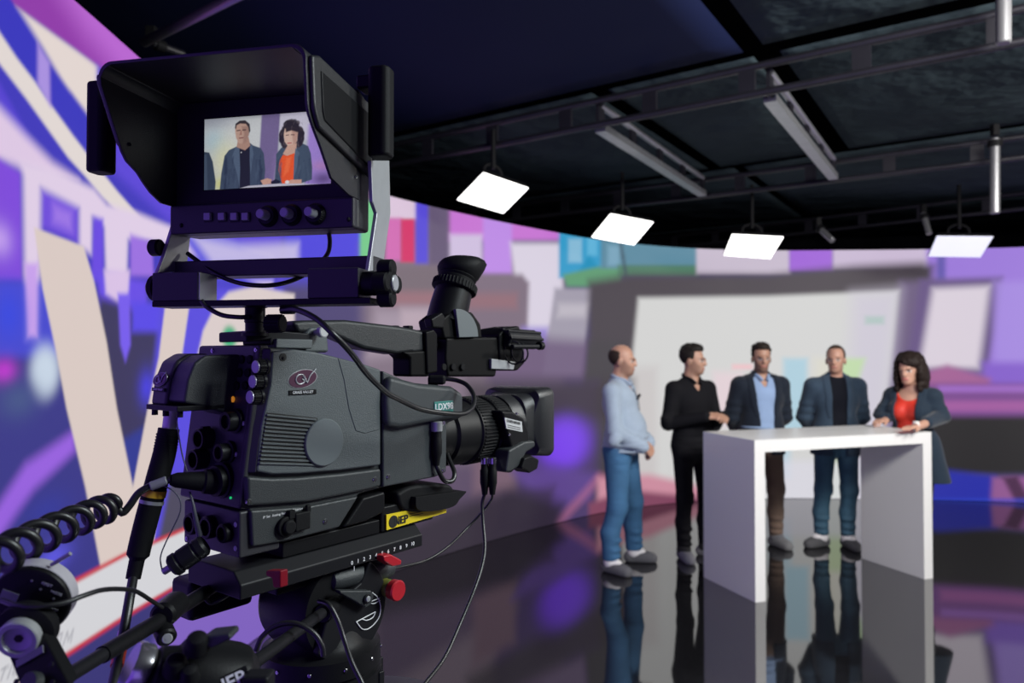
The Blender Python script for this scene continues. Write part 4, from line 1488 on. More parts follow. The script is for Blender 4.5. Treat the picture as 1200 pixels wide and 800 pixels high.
# ports on the base cover
pc = B.loc(333.6, 616.7, 'x', 0.0)
q = MB().cyl(pc, pc + Vector((0.006, 0, 0)), 0.0125, seg=28, ch=0.0012)
q.cyl(pc + Vector((0.003, 0.001, 0)), pc + Vector((0.011, 0.001, 0)), 0.0088, seg=28, ch=0.002)
q.cbox(pc + Vector((0.004, 0.006, 0.014)), (0.006, 0.008, 0.010))
bp(q, 'port_cap', rub, base, bevel=0.0006)
pc = B.loc(350.5, 609.5, 'x', 0.0)
q = MB().cbox(pc + Vector((0.004, 0, 0)), (0.009, 0.022, 0.022))
q.cbox(pc + Vector((0.004, 0.010, 0.013)), (0.005, 0.007, 0.010))
bp(q, 'port_cap', rub, base, bevel=0.002)
text_mesh('port_lettering', 'IP Set  Analog Ret.', 0.0042, white_p, base, M_SIDE(B.loc(322, 603.5, 'x', 0.0004)), 0.0001)
text_mesh('port_lettering', 'Ethernet', 0.0042, white_p, base, M_SIDE(B.loc(349, 596.8, 'x', 0.0004)), 0.0001)

# ---------------------------------------------------------------- rear panel
ry = lambda z: -0.010 - 0.13 * (1.69 - z)


def rp(px, py):
    c = -0.02
    for _ in range(4):
        p = B.loc(px, py, 'y', c)
        c = ry(p.z + ZB)
    return p


rear = MB().prism('x', [(ry(1.692), Z(1.692)), (0.004, Z(1.692)), (-0.006, Z(1.50)), (ry(1.505), Z(1.505))], -0.137, -0.006)
rear_o = bp(rear, 'rear_panel', rearm, CAMERA, bevel=0.003)
edge = MB()
vs, fs = [], []
lv_ = [(1.545, -0.0175), (1.57, -0.0150), (1.597, -0.0108), (1.62, -0.005), (1.646, 0.0012), (1.688, 0.0018)]
for z, yc in lv_:
    vs += [(-0.015, ry(z) - 0.0015, Z(z)), (0.0022, yc - 0.0008, Z(z)), (-0.010, yc + 0.002, Z(z)), (-0.015, yc + 0.002, Z(z))]
for i in range(len(lv_) - 1):
    for k_ in range(4):
        fs.append((i * 4 + k_, i * 4 + (k_ + 1) % 4, i * 4 + 4 + (k_ + 1) % 4, i * 4 + 4 + k_))
fs += [(3, 2, 1, 0), tuple(4 * (len(lv_) - 1) + k_ for k_ in range(4))]
bp(edge.add(vs, fs), 'rear_edge_trim', rearm, CAMERA, bevel=0.0015)
for px, py in ((303, 430), (299.5, 447), (296.5, 465)):
    p = rp(px + 8.5, py - 0.5)
    k = MB().lathe([(0, 0.0098), (0.003, 0.0098), (0.0035, 0.0085), (0.012, 0.0082), (0.013, 0.0070)], p, p + Vector((0, -0.013, 0)), 28)
    for i in range(18):
        a = 2 * PI * i / 18
        k.cyl(p + Vector((0.0084 * math.cos(a), -0.0035, 0.0084 * math.sin(a))), p + Vector((0.0080 * math.cos(a), -0.0118, 0.0080 * math.sin(a))), 0.0009, seg=5)
    bp(k, 'dial', blk, rear_o)
    bp(MB().cyl(p + Vector((0, -0.012, 0)), p + Vector((0, -0.0142, 0)), 0.0073, seg=28, ch=0.0006), 'dial_cap', lilac, rear_o)
for px, py in ((284.5, 421), (294, 421), (282, 436.5), (291.5, 436.5), (278.5, 452), (288.5, 451.5)):
    p = rp(px, py)
    k = MB().cyl(p, p + Vector((0, -0.0035, 0)), 0.0052, seg=18, ch=0.0008)
    bp(k, 'push_button', rub, rear_o)
p = rp(273.5, 467.5)
bp(MB().cyl(p, p + Vector((0, -0.004, 0)), 0.0042, seg=18, ch=0.001), 'call_button', orange, rear_o)
for px, py in ((249, 411), (300, 410)):
    screw(rear_o, rp(px, py) + Vector((0, 0, 0)), (0, -1, 0), 0.0030)
for px, py, r, L in ((284, 493, 0.0115, 0.016), (276, 529, 0.0105, 0.016)):
    p = rp(px - 6, py)
    k = MB().lathe([(0, r * 1.25), (0.004, r * 1.25), (0.005, r), (L, r), (L, r * 0.7), (L - 0.006, r * 0.65)], p, p + Vector((0, -L, 0)), 28)
    bp(k, 'connector_socket', blk2, rear_o)
    s = p + Vector((r * 1.15, -0.001, -0.002))
    screw(rear_o, s, (0, -1, 0), 0.0030, lilac)
for px, py in ((246, 513), (240, 537)):
    p = rp(px, py)
    r = 0.0125
    k = MB().lathe([(0, r), (0.014, r), (0.016, r * 0.93), (0.016, r * 0.75), (0.008, r * 0.7)], p, p + Vector((0, -0.016, 0)), 32)
    k.cbox(p + Vector((0, -0.006, r)), (0.006, 0.010, 0.004))
    bp(k, 'round_socket', blk2, rear_o)
p = rp(271, 583)
bp(MB().cyl(p, p + Vector((0, -0.0015, 0)), 0.0014, seg=10), 'status_light', mat('green light', (0.0, 0.3, 0.1, 1), 0.4, emit=(0.02, 0.8, 0.25, 1), estr=0.6), rear_o)
for px, py, t in ((281, 414.5, '1'), (290.5, 414.5, '2'), (279, 430.5, '3'), (288.5, 430.5, '4'), (276.5, 446, '5'), (285.5, 446, '6')):
    pass
jk = MB().box((-0.126, -0.034, Z(1.449)), (-0.006, 0.02, Z(1.502)))
junk = bp(jk, 'connector_box', rearm, CAMERA, bevel=0.003)
for x, z, r in ((-0.098, 1.477, 0.013), (-0.062, 1.478, 0.0135), (-0.028, 1.476, 0.011)):
    p = Vector((x, -0.034, Z(z)))
    k = MB().lathe([(0, r), (0.008, r), (0.0095, r * 0.9), (0.0095, r * 0.7), (0.003, r * 0.65)], p, p + Vector((0, -0.0095, 0)), 28)
    bp(k, 'round_socket', blk, junk)
for x, z in ((-0.013, 1.487), (-0.013, 1.460), (-0.118, 1.455)):
    screw(junk, Vector((x, -0.034, Z(z))), (0, -1, 0), 0.003, lilac)
# right-hand block with the heavy plug socket
p = rp(262, 562)
bp(MB().lathe([(0, 0.021), (0.004, 0.021), (0.005, 0.018), (0.012, 0.018)], p, p + Vector((0, -0.012, 0)), 32), 'plug_socket', blk, rear_o)

# ---------------------------------------------------------------- fibre adapter at the back
ad = MB().prism('x', [(-0.080, Z(1.627)), (-0.076, Z(1.652)), (-0.068, Z(1.671)), (-0.055, Z(1.680)), (-0.010, Z(1.681)), (-0.010, Z(1.606)), (-0.030, Z(1.611)), (-0.052, Z(1.620))], -0.083, -0.043)
ado = bp(ad, 'adapter_box', dgrey, CAMERA, bevel=0.003)
ad2 = MB().prism('x', [(-0.084, Z(1.622)), (-0.080, Z(1.652)), (-0.071, Z(1.673)), (-0.056, Z(1.682)), (-0.030, Z(1.682)), (-0.030, Z(1.620))], -0.111, -0.077)
ad2o = bp(ad2, 'adapter_cap', rearm, CAMERA, bevel=0.004, seg=3)
bp(MB().box((-0.113, -0.088, Z(1.617)), (-0.043, -0.030, Z(1.623))), 'adapter_plate', blk2, ado, bevel=0.001)
badge(ad2o, None, M_REAR(Vector((-0.093, -0.0815, Z(1.652))), 0.0) @ Matrix.Rotation(-0.14, 4, 'X'), 0.72)
for x in (-0.108, -0.083, -0.052):
    k = MB().cyl((x, -0.080, Z(1.618)), (x, -0.080, Z(1.610)), 0.0034, seg=12)
    bp(k, 'clamp_screw', blk2, ado)

# ---------------------------------------------------------------- handle
HX = -0.065
hd = MB().prism('x', B.xp([(334, 377), (348, 375.5), (397, 375), (427, 378.5), (452, 381.5), (470, 384), (489, 388.5), (492, 396), (490, 412), (476, 414), (474, 413), (456, 415), (418, 409), (400, 401), (384, 394), (366, 391), (340, 390.5)], HX), HX - 0.017, HX + 0.017)
hdo = bp(hd, 'carry_handle', mat('dark handle', (0.020, 0.022, 0.024, 1), 0.45, bump=0.3, bscale=900, spec=0.4), CAMERA, bevel=0.006, seg=3)
bp(MB().prism('x', B.xp([(345, 392), (352, 384), (366, 383), (372, 392), (374, 413), (345, 413)], HX), HX - 0.022, HX + 0.022), 'rear_post', grey, hdo, bevel=0.004)
bp(MB().prism('x', B.xp([(461, 412), (492, 410), (493, 441), (470, 441), (470, 420)], HX), HX - 0.020, HX + 0.020), 'front_post', vfb, hdo, bevel=0.004)
bp(MB().prism('x', B.xp([(486, 389), (496, 386), (500, 392), (500, 436), (488, 438)], HX), HX - 0.024, HX + 0.024), 'viewfinder_clamp', vfb, hdo, bevel=0.003)
sp = B.loc(370, 389, 'x', HX + 0.022)
k = MB().lathe([(0, 0.004), (0.010, 0.004), (0.010, 0.0075), (0.017, 0.0075), (0.018, 0.0062)], sp, sp + Vector((0.018, 0, 0)), 24)
bp(k, 'chrome_peg', mat('bright peg', (0.6, 0.6, 0.6, 1), 0.3, metal=0.3), hdo)
for px, w_ in ((462, 0.004), (478, 0.004)):
    p = B.loc(px, 384.5, 'x', HX)
    bp(MB().cbox(p + Vector((0, 0, 0.001)), (0.014, 0.010, 0.006)), 'handle_button', rub, hdo, bevel=0.0015)
bp(MB().prism('x', B.xp([(272, 389), (300, 387), (346, 391), (349, 408), (300, 404), (300, 398), (272, 401)], HX), HX - 0.03, HX + 0.03), 'accessory_shoe', blk2, CAMERA, bevel=0.002)
bp(MB().prism('x', B.xp([(304, 397), (347, 398), (346, 409), (303, 408)], HX), HX - 0.036, HX + 0.036), 'shoe_plate', grey, CAMERA, bevel=0.002)

# ---------------------------------------------------------------- eyepiece viewfinder
EX = -0.10
e0, e1 = B.loc(522, 378, 'x', EX), B.loc(541, 305, 'x', EX)
ax_ = (e1 - e0).normalized()
bar = MB().prism('x', B.xp([(509, 396), (569, 395), (571, 420), (567, 441), (511, 441), (508, 420)], EX), EX - 0.028, EX + 0.028)
evo = bp(bar, 'eyepiece_viewfinder', vfb, CAMERA, bevel=0.004)
bp(MB().cyl(B.loc(490, 404, 'x', EX), B.loc(527, 404, 'x', EX), 0.0105, seg=24, ch=0.001), 'mounting_tube', dgrey, evo)
bp(MB().lathe([(0, 0.034), (0.030, 0.034), (0.058, 0.0325), (0.066, 0.0325)], e0, e1, 36), 'eyepiece_tube', blk, evo)
rg = e0 + ax_ * 0.060
ring = MB().lathe([(0, 0.034), (0.001, 0.0385), (0.014, 0.0385), (0.015, 0.0355)], rg, rg + ax_ * 0.015, 36)
sdv = ax_.cross(Vector((1, 0, 0))).normalized()
for i in range(40):
    a = 2 * PI * i / 40
    u = Vector((1, 0, 0)) * math.cos(a) + sdv * math.sin(a)
    ring.cyl(rg + ax_ * 0.002 + u * 0.0385, rg + ax_ * 0.013 + u * 0.0385, 0.0015, seg=5)
bp(ring, 'focus_ring', rub, evo)
cp = rg + ax_ * 0.015
cup = MB().lathe([(0, 0.033), (0.004, 0.0335), (0.006, 0.032), (0.010, 0.0345), (0.012, 0.0330), (0.016, 0.0370), (0.026, 0.0410), (0.034, 0.0412), (0.040, 0.0365), (0.044, 0.028), (0.042, 0.022), (0.030, 0.020), (0.012, 0.020)], cp, cp + ax_ * 0.043, 40)
for i, v in enumerate(cup.v):
    t = (v - cp).dot(ax_)
    if t > 0.014:
        v += ax_ * (0.34 * (v - cp).dot(Vector((0, 1, 0))) * min(1, (t - 0.014) / 0.014)) + Vector((0, 0.006, 0)) * min(1, (t - 0.014) / 0.02)
bp(cup, 'rubber_eyecup', rub, evo)
bp(MB().prism('x', B.xp([(502, 376), (512, 368), (540, 366), (550, 380), (552, 397), (507, 397)], EX), EX - 0.026, EX + 0.027), 'eyepiece_base', vfb, evo, bevel=0.004)
hc = B.loc(540, 394, 'x', EX + 0.034)
arc = [(hc.y - 0.006, hc.z - 0.002)] + [(hc.y + 0.050 * math.cos(a) - 0.006, hc.z + 0.046 * math.sin(a)) for a in np.linspace(0, 1.75, 16)]
bp(MB().prism('x', arc, EX + 0.030, EX + 0.036), 'hinge_plate', disc, evo, bevel=0.001)
bp(MB().prism('x', B.xp([(497, 374), (510, 366), (514, 372), (512, 385), (499, 384)], EX + 0.02), EX + 0.018, EX + 0.036), 'hinge_block', blk, evo, bevel=0.003)
for px in (519, 530, 541):
    p = B.loc(px, 430, 'x', EX + 0.028)
    bp(MB().cyl(p, p + Vector((0.004, 0, 0)), 0.006, seg=16, ch=0.001), 'viewfinder_button', rub, evo)
bp(MB().prism('x', B.xp([(570, 392), (577, 385), (594, 382), (598, 395), (601, 425), (592, 434), (571, 434)], EX), EX - 0.030, EX + 0.030), 'front_block', vfb, evo, bevel=0.004)
bp(MB().prism('x', B.xp([(574, 420), (602, 424), (600, 433), (574, 432)], EX + 0.03), EX + 0.028, EX + 0.034), 'front_plate', silver, evo, bevel=0.001)
mh = B.loc(590, 396, 'x', EX + 0.03)
mh2 = B.loc(628, 398, 'x', EX + 0.03)
k = MB().cyl(mh, mh2, 0.016, seg=28, ch=0.002)
for i in range(7):
    a = 2 * PI * i / 7
    u = Vector((math.cos(a), 0, math.sin(a))) * 0.016
    k.cyl(mh + u, mh2 + u, 0.003, seg=8)
bp(k, 'microphone_holder', blk2, evo)
bp(MB().cyl(B.loc(600, 406, 'x', EX + 0.06), B.loc(636, 406, 'x', EX + 0.06), 0.0045, seg=14, ch=0.001), 'clamp_bolt', blk2, evo)
kb = B.loc(631, 405, 'x', EX + 0.06)
bp(MB().cyl(kb, kb + Vector((0, 0.012, 0)), 0.008, seg=18, ch=0.001), 'clamp_knob', blk, evo)
for dx, r in ((0, 0.021), (7, 0.018)):
    c = B.loc(602 + dx, 413, 'x', EX + 0.045)
    bp(MB().tube([c + Vector((r * 0.8 * math.cos(a), r * 0.35 * math.cos(a + 0.4), r * math.sin(a))) for a in np.linspace(0, 2 * PI, 25)], 0.0017, seg=8, smooth=0), 'cable_loop', cabm, evo)

# ---------------------------------------------------------------- lens
LX, LZ = -0.065, Z(1.553)
L0, L1 = Vector((LX, 0.0, LZ)), Vector((LX, 1.0, LZ))
ln = MB().lathe([(0.300, 0.040), (0.322, 0.040), (0.326, 0.046), (0.352, 0.048), (0.356, 0.053), (0.40, 0.0545), (0.402, 0.0525), (0.408, 0.0525), (0.41, 0.0555), (0.450, 0.0555), (0.452, 0.053), (0.458, 0.053), (0.46, 0.056), (0.49, 0.0565), (0.495, 0.053), (0.515, 0.052), (0.53, 0.050)], L0, L1, 56)
lens = bp(ln, 'lens_barrel', mat('lens paint', (0.006, 0.006, 0.007, 1), 0.45, spec=0.2), CAMERA)
for t0, t1 in ((0.414, 0.446), (0.463, 0.487)):
    g = MB()
    for i in range(60):
        a = 2 * PI * i / 60
        u = Vector((math.cos(a), 0, math.sin(a))) * 0.0560
        g.cyl(L0 + u + Vector((0, t0, 0)), L0 + u + Vector((0, t1, 0)), 0.0014, seg=5)
    bp(g, 'focus_ring' if t0 > 0.45 else 'zoom_ring', rub, lens)


def rrect(hx, hz_, r, n=6):
    o = []
    for cx, cz, a0 in ((hx - r, hz_ - r, 0), (-hx + r, hz_ - r, PI / 2), (-hx + r, -hz_ + r, PI), (hx - r, -hz_ + r, 1.5 * PI)):
        for i in range(n + 1):
            a = a0 + PI / 2 * i / n
            o.append((cx + r * math.cos(a), cz + r * math.sin(a)))
    return o


hz0 = LZ + 0.006
loops = [(0.500, rrect(0.050, 0.050, 0.048)), (0.548, rrect(0.054, 0.053, 0.048)), (0.556, rrect(0.063, 0.059, 0.016)), (0.592, rrect(0.068, 0.063, 0.014)), (0.598, rrect(0.066, 0.061, 0.013)), (0.594, rrect(0.064, 0.059, 0.012)), (0.530, rrect(0.052, 0.050, 0.03)), (0.522, rrect(0.03, 0.03, 0.025))]
vs, fs = [], []
nn = len(loops[0][1])
for y, lp in loops:
    vs += [(LX + x, y, hz0 + z) for x, z in lp]
for i in range(len(loops) - 1):
    for k_ in range(nn):
        k2 = (k_ + 1) % nn
        fs.append((i * nn + k_, i * nn + k2, (i + 1) * nn + k2, (i + 1) * nn + k_))
fs.append(tuple(range(nn)))
fs.append(tuple((len(loops) - 1) * nn + i for i in range(nn)))
bp(MB().add(vs, fs), 'lens_hood', hoodm, lens, angle=50)
sv = MB().prism('x', B.xp([(586, 481), (598, 481), (612, 489), (618, 505), (619, 516), (612, 528), (604, 548), (598, 554), (592, 553), (594, 540), (597, 524), (592, 505)], 0.0), -0.030, 0.004)
svo = bp(sv, 'zoom_servo', blk, lens, bevel=0.005, seg=3)
bp(MB().prism('x', B.xp([(596, 527), (614, 517), (626, 516), (627, 523), (616, 530), (608, 546), (598, 553), (592, 553)], 0.008), -0.02, 0.010), 'hand_grip', dgrey, lens, bevel=0.004)
bp(MB().prism('x', B.xp([(612, 536), (620, 533), (629, 538), (627, 549), (618, 554), (608, 548)], 0.012), -0.012, 0.018), 'record_rocker', blk, lens, bevel=0.003)
pl = MB().prism('x', B.xp([(591.5, 489), (611.5, 494), (612.5, 506), (593.5, 502)], 0.0052), 0.0035, 0.0052)
bp(pl, 'serial_label', mat('silver label', (0.5, 0.5, 0.5, 1), 0.5), svo)
k = MB()
rnd = random.Random(4)
for i in range(14):
    x0 = 594 + i * 1.15
    k.prism('x', B.xp([(x0, 491 + i * 0.27), (x0 + rnd.uniform(.4, .8), 491.2 + i * 0.27), (x0 + rnd.uniform(.4, .8), 494.4 + i * 0.27), (x0, 494.2 + i * 0.27)], 0.0056), 0.005, 0.0056)
for j in range(2):
    k.prism('x', B.xp([(595, 497.5 + 2.3 * j), (610, 501 + 2.3 * j), (610, 501.7 + 2.3 * j), (595, 498.2 + 2.3 * j)], 0.0056), 0.005, 0.0056)
bp(k, 'label_print', slot, svo)
for px, py in ((606, 484.5), (597, 509)):
    screw(svo, B.loc(px, py, 'x', 0.004), (1, 0, 0), 0.0025)
bp(MB().prism('x', B.xp(soft2([(463, 578), (480, 569), (505, 566.5), (523, 567), (530, 572), (531, 580), (525, 591), (505, 599), (480, 600), (468, 595)]), -0.01), -0.110, -0.006), 'front_pad', rub, CAMERA, bevel=0.010, seg=4)
bp(MB().prism('x', B.xp(soft2([(485, 582), (515, 578), (540, 575), (544, 576.5), (537, 584), (529, 593), (505, 598.5), (487, 596)]), 0.0), -0.105, 0.004), 'front_pad_lip', rub, CAMERA, bevel=0.004, seg=3)

# ---------------------------------------------------------------- hooded monitor
xL = V.loc(204, 250, 'y', 0.0).x
zt = V.loc(358, 52, 'x', 0.0).z
zt = (zt + V.loc(118, 71, 'x', xL).z) / 2
zp0, zp1 = Z(1.8215), Z(1.8535)
zp0 = V.loc(415, 268, 'y', 0.0).z
zp1 = V.loc(418, 232, 'y', 0.0).z
hs = MB().prism('y', [(xL, zp0), (0, zp0), (0, zt), (xL, zt)], 0.002, 0.045, hi_pts=[(xL + 0.004, zp0 + 0.002), (-0.004, zp0 + 0.002), (-0.004, zt - 0.006), (xL + 0.004, zt - 0.006)])
hs.prism('y', [(xL + 0.02, zp0 + 0.01), (-0.02, zp0 + 0.01), (-0.02, zt - 0.02), (xL + 0.02, zt - 0.02)], 0.044, 0.075, hi_pts=[(xL + 0.05, zp0 + 0.02), (-0.05, zp0 + 0.02), (-0.05, zt - 0.04), (xL + 0.05, zt - 0.04)])
mon = bp(hs, 'viewfinder_monitor', hoodm, CAMERA, V, bevel=0.004)
bp(MB().box((xL + 0.001, -0.010, zp0), (0.0, 0.004, zp1)), 'control_strip', rearm, mon, V, bevel=0.003)
# hood: a thick U-shaped shell, deep at the top, cut back along both sides
fl = [(p.y, p.z) for p in (V.loc(x, y, 'x', xL) for x, y in ((113, 92), (128, 140), (143, 186), (157, 200), (172, 224), (187, 235)))]
fr = [(p.y, p.z) for p in (V.loc(x, y, 'x', 0.0) for x, y in ((358.5, 70), (361, 128), (368, 150), (376, 170), (389, 209), (400, 222), (410, 228)))]
D = -0.5 * (abs(V.loc(116, 75, 'x', xL).y) + abs(V.loc(358, 55, 'x', 0.0).y))


def front_y(tab, z):
    tab = sorted([(zz, yy) for yy, zz in tab])
    return float(np.interp(z, [t[0] for t in tab], [t[1] for t in tab]))


prof = []
zlow = zp1 - 0.001
for t in np.linspace(0, 1, 14):
    prof.append((xL, zlow + (zt - 0.016 - zlow) * t, 'l'))
for a in np.linspace(PI, PI / 2, 7)[1:]:
    prof.append((xL + 0.016 + 0.016 * math.cos(a), zt - 0.016 + 0.016 * math.sin(a), 't'))
for t in np.linspace(0, 1, 8)[1:-1]:
    prof.append((xL + 0.016 + (-0.032 - xL) * t, zt, 't'))
for a in np.linspace(PI / 2, 0, 7):
    prof.append((-0.016 + 0.016 * math.cos(a), zt - 0.016 + 0.016 * math.sin(a), 't'))
for t in np.linspace(1, 0, 14)[1:]:
    prof.append((0.0, zlow + (zt - 0.016 - zlow) * t, 'r'))
cxm, czm = xL / 2, (zlow + zt) / 2
vs, fs = [], []
th = 0.0035
for x, z, s_ in prof:
    if s_ == 'l':
        yf = front_y(fl, z)
    elif s_ == 'r':
        yf = front_y(fr, z)
    else:
        yf = D
    if s_ in 'lr' and z > zt - 0.03:
        yf = D + (yf - D) * (zt - 0.016 - z) / 0.014
    yf = min(yf, -0.006)
    nx = -1 if s_ == 'l' else (1 if s_ == 'r' else (x - cxm) / abs(xL) * 1.4)
    nz = 1 if s_ == 't' else 0
    xi = x + (th if x < cxm else -th) * (1 if s_ != 't' or abs(x - cxm) > abs(xL) / 2 - 0.016 else 0)
    zi = z - (th if s_ == 't' else 0)
    vs += [(x, 0.012, z), (x, yf, z), (xi, yf, zi), (xi, 0.012, zi)]
for i in range(len(prof) - 1):
    for k_ in range(4):
        k2 = (k_ + 1) % 4
        fs.append((i * 4 + k_, i * 4 + k2, i * 4 + 4 + k2, i * 4 + 4 + k_))
fs += [(0, 1, 2, 3), tuple((len(prof) - 1) * 4 + i for i in (3, 2, 1, 0))]
bp(MB().add(vs, fs), 'sun_hood', hoodm, mon, V, bevel=0.0012, angle=40)
# raised outer shell of the hood on both flanks
for xs, sgn, tab in ((0.0, 1, fr), (xL, -1, fl)):
    zs = np.linspace(Z(1.915), zt - 0.012, 9)
    pts = [(front_y(tab, z) + 0.004, z) for z in zs] + [(D + 0.02, zt - 0.006), (0.030, zt - 0.012), (0.034, Z(1.895))]
    a_, b_2 = (xs - 0.001, xs + 0.0055) if sgn > 0 else (xs - 0.0055, xs + 0.001)
    bp(MB().prism('x', pts, a_, b_2), 'hood_flank', hoodm, mon, V, bevel=0.003, seg=3)
    pts = [(front_y(tab, z) + 0.02, z) for z in np.linspace(Z(1.925), zt - 0.022, 7)] + [(0.024, zt - 0.026), (0.026, Z(1.905))]
    a_, b_2 = (xs + 0.004, xs + 0.0072) if sgn > 0 else (xs - 0.0072, xs - 0.004)
    bp(MB().prism('x', pts, a_, b_2), 'flank_pad', blk, mon, V, bevel=0.002, seg=3)
screw(mon, B.W.inverted() @ V.W @ V.loc(417, 207, 'x', 0.001), (0.9, -0.42, 0), 0.002)
screw(mon, B.W.inverted() @ V.W @ (V.loc(151, 169, 'x', xL + th) + Vector((0.0005, 0, 0))), (1, 0, 0), 0.0022, blk2)
# controls
for px in (244.4, 261, 275.5, 288.5):
    p = V.loc(px, 254.5, 'y', -0.010)
    k = MB().cbox(p + Vector((0, 0.001, 0)), (0.0125, 0.003, 0.0125))
    bp(k, 'button_bezel', slot, mon, V, bevel=0.0008)
    bp(MB().cbox(p + Vector((0.0006, -0.0025, 0.0004)), (0.0088, 0.005, 0.0090)), 'square_button', mat('grey button', (0.34, 0.34, 0.37, 1), 0.5), mon, V, bevel=0.0010)
for px, py in ((314.5, 253.5), (342, 252), (370, 251)):
    p = V.loc(px, py, 'y', -0.010)
    k = MB().lathe([(0, 0.0130), (0.002, 0.0128), (0.004, 0.0110), (0.006, 0.0100)], p, p + Vector((0, -0.006, 0)), 36)
    for i in range(26):
        a = 2 * PI * i / 26
        u = Vector((math.cos(a), 0, math.sin(a)))
        k.cyl(p + u * 0.0125 + Vector((0, -0.001, 0)), p + u * 0.0098 + Vector((0, -0.006, 0)), 0.0007, seg=5)
    bp(k, 'knob_skirt', blk2, mon, V)
    bp(MB().lathe([(0, 0.0062), (0.014, 0.0056), (0.0152, 0.0046)], p + Vector((0, -0.004, 0)), p + Vector((0, -0.019, 0)), 24), 'control_knob', mat('grey knob', (0.36, 0.36, 0.40, 1), 0.45), mon, V)
for px, py in ((212, 264), (408, 257)):
    screw(mon, B.W.inverted() @ V.W @ V.loc(px, py, 'y', -0.010), (-0.42, -0.9, 0), 0.0028, blk2)
# the picture on the monitor
SW, SH_ = 0.1530, 0.0850
sc0 = V.loc(238, 140, 'y', -0.0015)
sc1 = V.loc(240.5, 222.6, 'y', -0.0015)
sx0 = (sc0.x + sc1.x) / 2
sz0 = sc1.z
SW, SH_ = V.loc(387.5, 216, 'y', -0.0015).x - sx0, sc0.z - sc1.z
gx, gz = np.meshgrid(np.linspace(0, 1000, 300), np.linspace(0, 560, 168))
S = Canvas(gx, gz, (188, 192, 200))
WX, WY, WS = 0, 0, 1.0


def sp_(pts, col, blur=6, op=1.0):
    # picture coordinates: 0..1000 across, 0..560 up; given as read off the glass (down)
    S.poly([(x + WX, 560 - (y * WS + WY)) for x, y in pts], col, blur, op)


def sb_(x, y, rx, ry, col, op=1.0, p=6):
    S.blob(x + WX, 560 - (y * WS + WY), rx, ry, col, op, p)


sp_([(0, 0), (460, 0), (440, 560), (0, 560)], (205, 208, 210), 10)
sb_(80, 180, 90, 110, (176, 206, 222), 0.8, 2)
sb_(170, 330, 110, 160, (226, 224, 180), 0.8, 2)
sb_(130, 520, 60, 60, (214, 214, 130), 0.8, 2)
sb_(40, 20, 240, 60, (160, 165, 180), 0.7, 2)
sp_([(462, -10), (610, -10), (590, 300), (545, 570), (430, 570)], (120, 106, 150), 10)
sp_([(610, -10), (860, -10), (830, 220), (600, 180)], (206, 202, 220), 12)
sp_([(830, 100), (1010, 60), (1010, 570), (800, 570)], (168, 140, 220), 20)
sp_([(560, 300), (700, 260), (700, 570), (520, 570)], (130, 112, 160), 20, 0.8)
sb_(930, 420, 80, 40, (190, 140, 200), 0.8, 2)
sb_(940, 520, 90, 50, (90, 70, 120), 0.8, 2)
# neighbour's arm at the edge
sp_([(-10, 255), (40, 265), (70, 340), (95, 500), (90, 570), (-10, 570)], (58, 70, 88), 5)
sp_([(-10, 280), (20, 280), (30, 570), (-10, 570)], (74, 88, 108), 8)
# man
WX, WY, WS = 0, 18, 0.97
JK = (66, 80, 100)
sp_([(128, 560), (140, 430), (165, 290), (200, 245), (275, 215), (300, 190), (360, 190), (395, 220), (455, 245), (480, 290), (492, 420), (480, 570), (128, 570)], JK, 5)
sp_([(262, 225), (330, 250), (370, 215), (372, 570), (282, 570)], (34, 36, 46), 4)
sp_([(255, 222), (285, 235), (292, 400), (288, 570), (270, 450), (225, 300)], (84, 100, 122), 4)
sp_([(385, 215), (400, 300), (375, 450), (368, 340), (368, 230)], (84, 100, 122), 4)
sp_([(165, 330), (185, 300), (190, 420), (180, 560), (160, 560)], (50, 62, 82), 8)
sp_([(440, 330), (455, 300), (470, 420), (462, 560), (445, 560)], (52, 64, 84), 8)
sp_([(275, 150), (358, 150), (372, 220), (330, 255), (262, 225)], (176, 140, 124), 5)
sp_([(250, 60), (262, 40), (300, 30), (345, 38), (362, 70), (360, 130), (340, 180), (310, 200), (280, 195), (258, 150), (250, 100)], (190, 156, 140), 5)
sp_([(300, 60), (360, 60), (362, 130), (340, 185), (312, 200), (320, 120)], (150, 116, 104), 10, 0.7)
sp_([(248, 70), (252, 35), (285, 12), (330, 12), (366, 45), (372, 100), (362, 120), (355, 70), (335, 42), (290, 36), (262, 48), (256, 80)], (56, 50, 50), 5)
sp_([(262, 88), (292, 86), (292, 94), (262, 96)], (70, 50, 46), 4)
sp_([(308, 86), (336, 86), (336, 94), (308, 94)], (66, 46, 42), 4)
sp_([(294, 90), (302, 90), (304, 128), (286, 130)], (160, 118, 104), 5)
sp_([(280, 150), (318, 148), (318, 156), (282, 158)], (124, 74, 70), 4)
sb_(300, 270, 6, 6, (190, 190, 195), 0.9)
for i in range(46):
    rr = random.Random(100 + i)
    x0, y0 = rr.uniform(150, 470), rr.uniform(270, 560)
    if 280 < x0 < 372:
        continue
    sp_([(x0, y0), (x0 + rr.uniform(6, 16), y0 + rr.uniform(-10, 20)), (x0 + rr.uniform(-10, 20), y0 + rr.uniform(50, 110))], rr.choice(((52, 64, 84), (78, 94, 116), (46, 58, 78))), 9, 0.55)
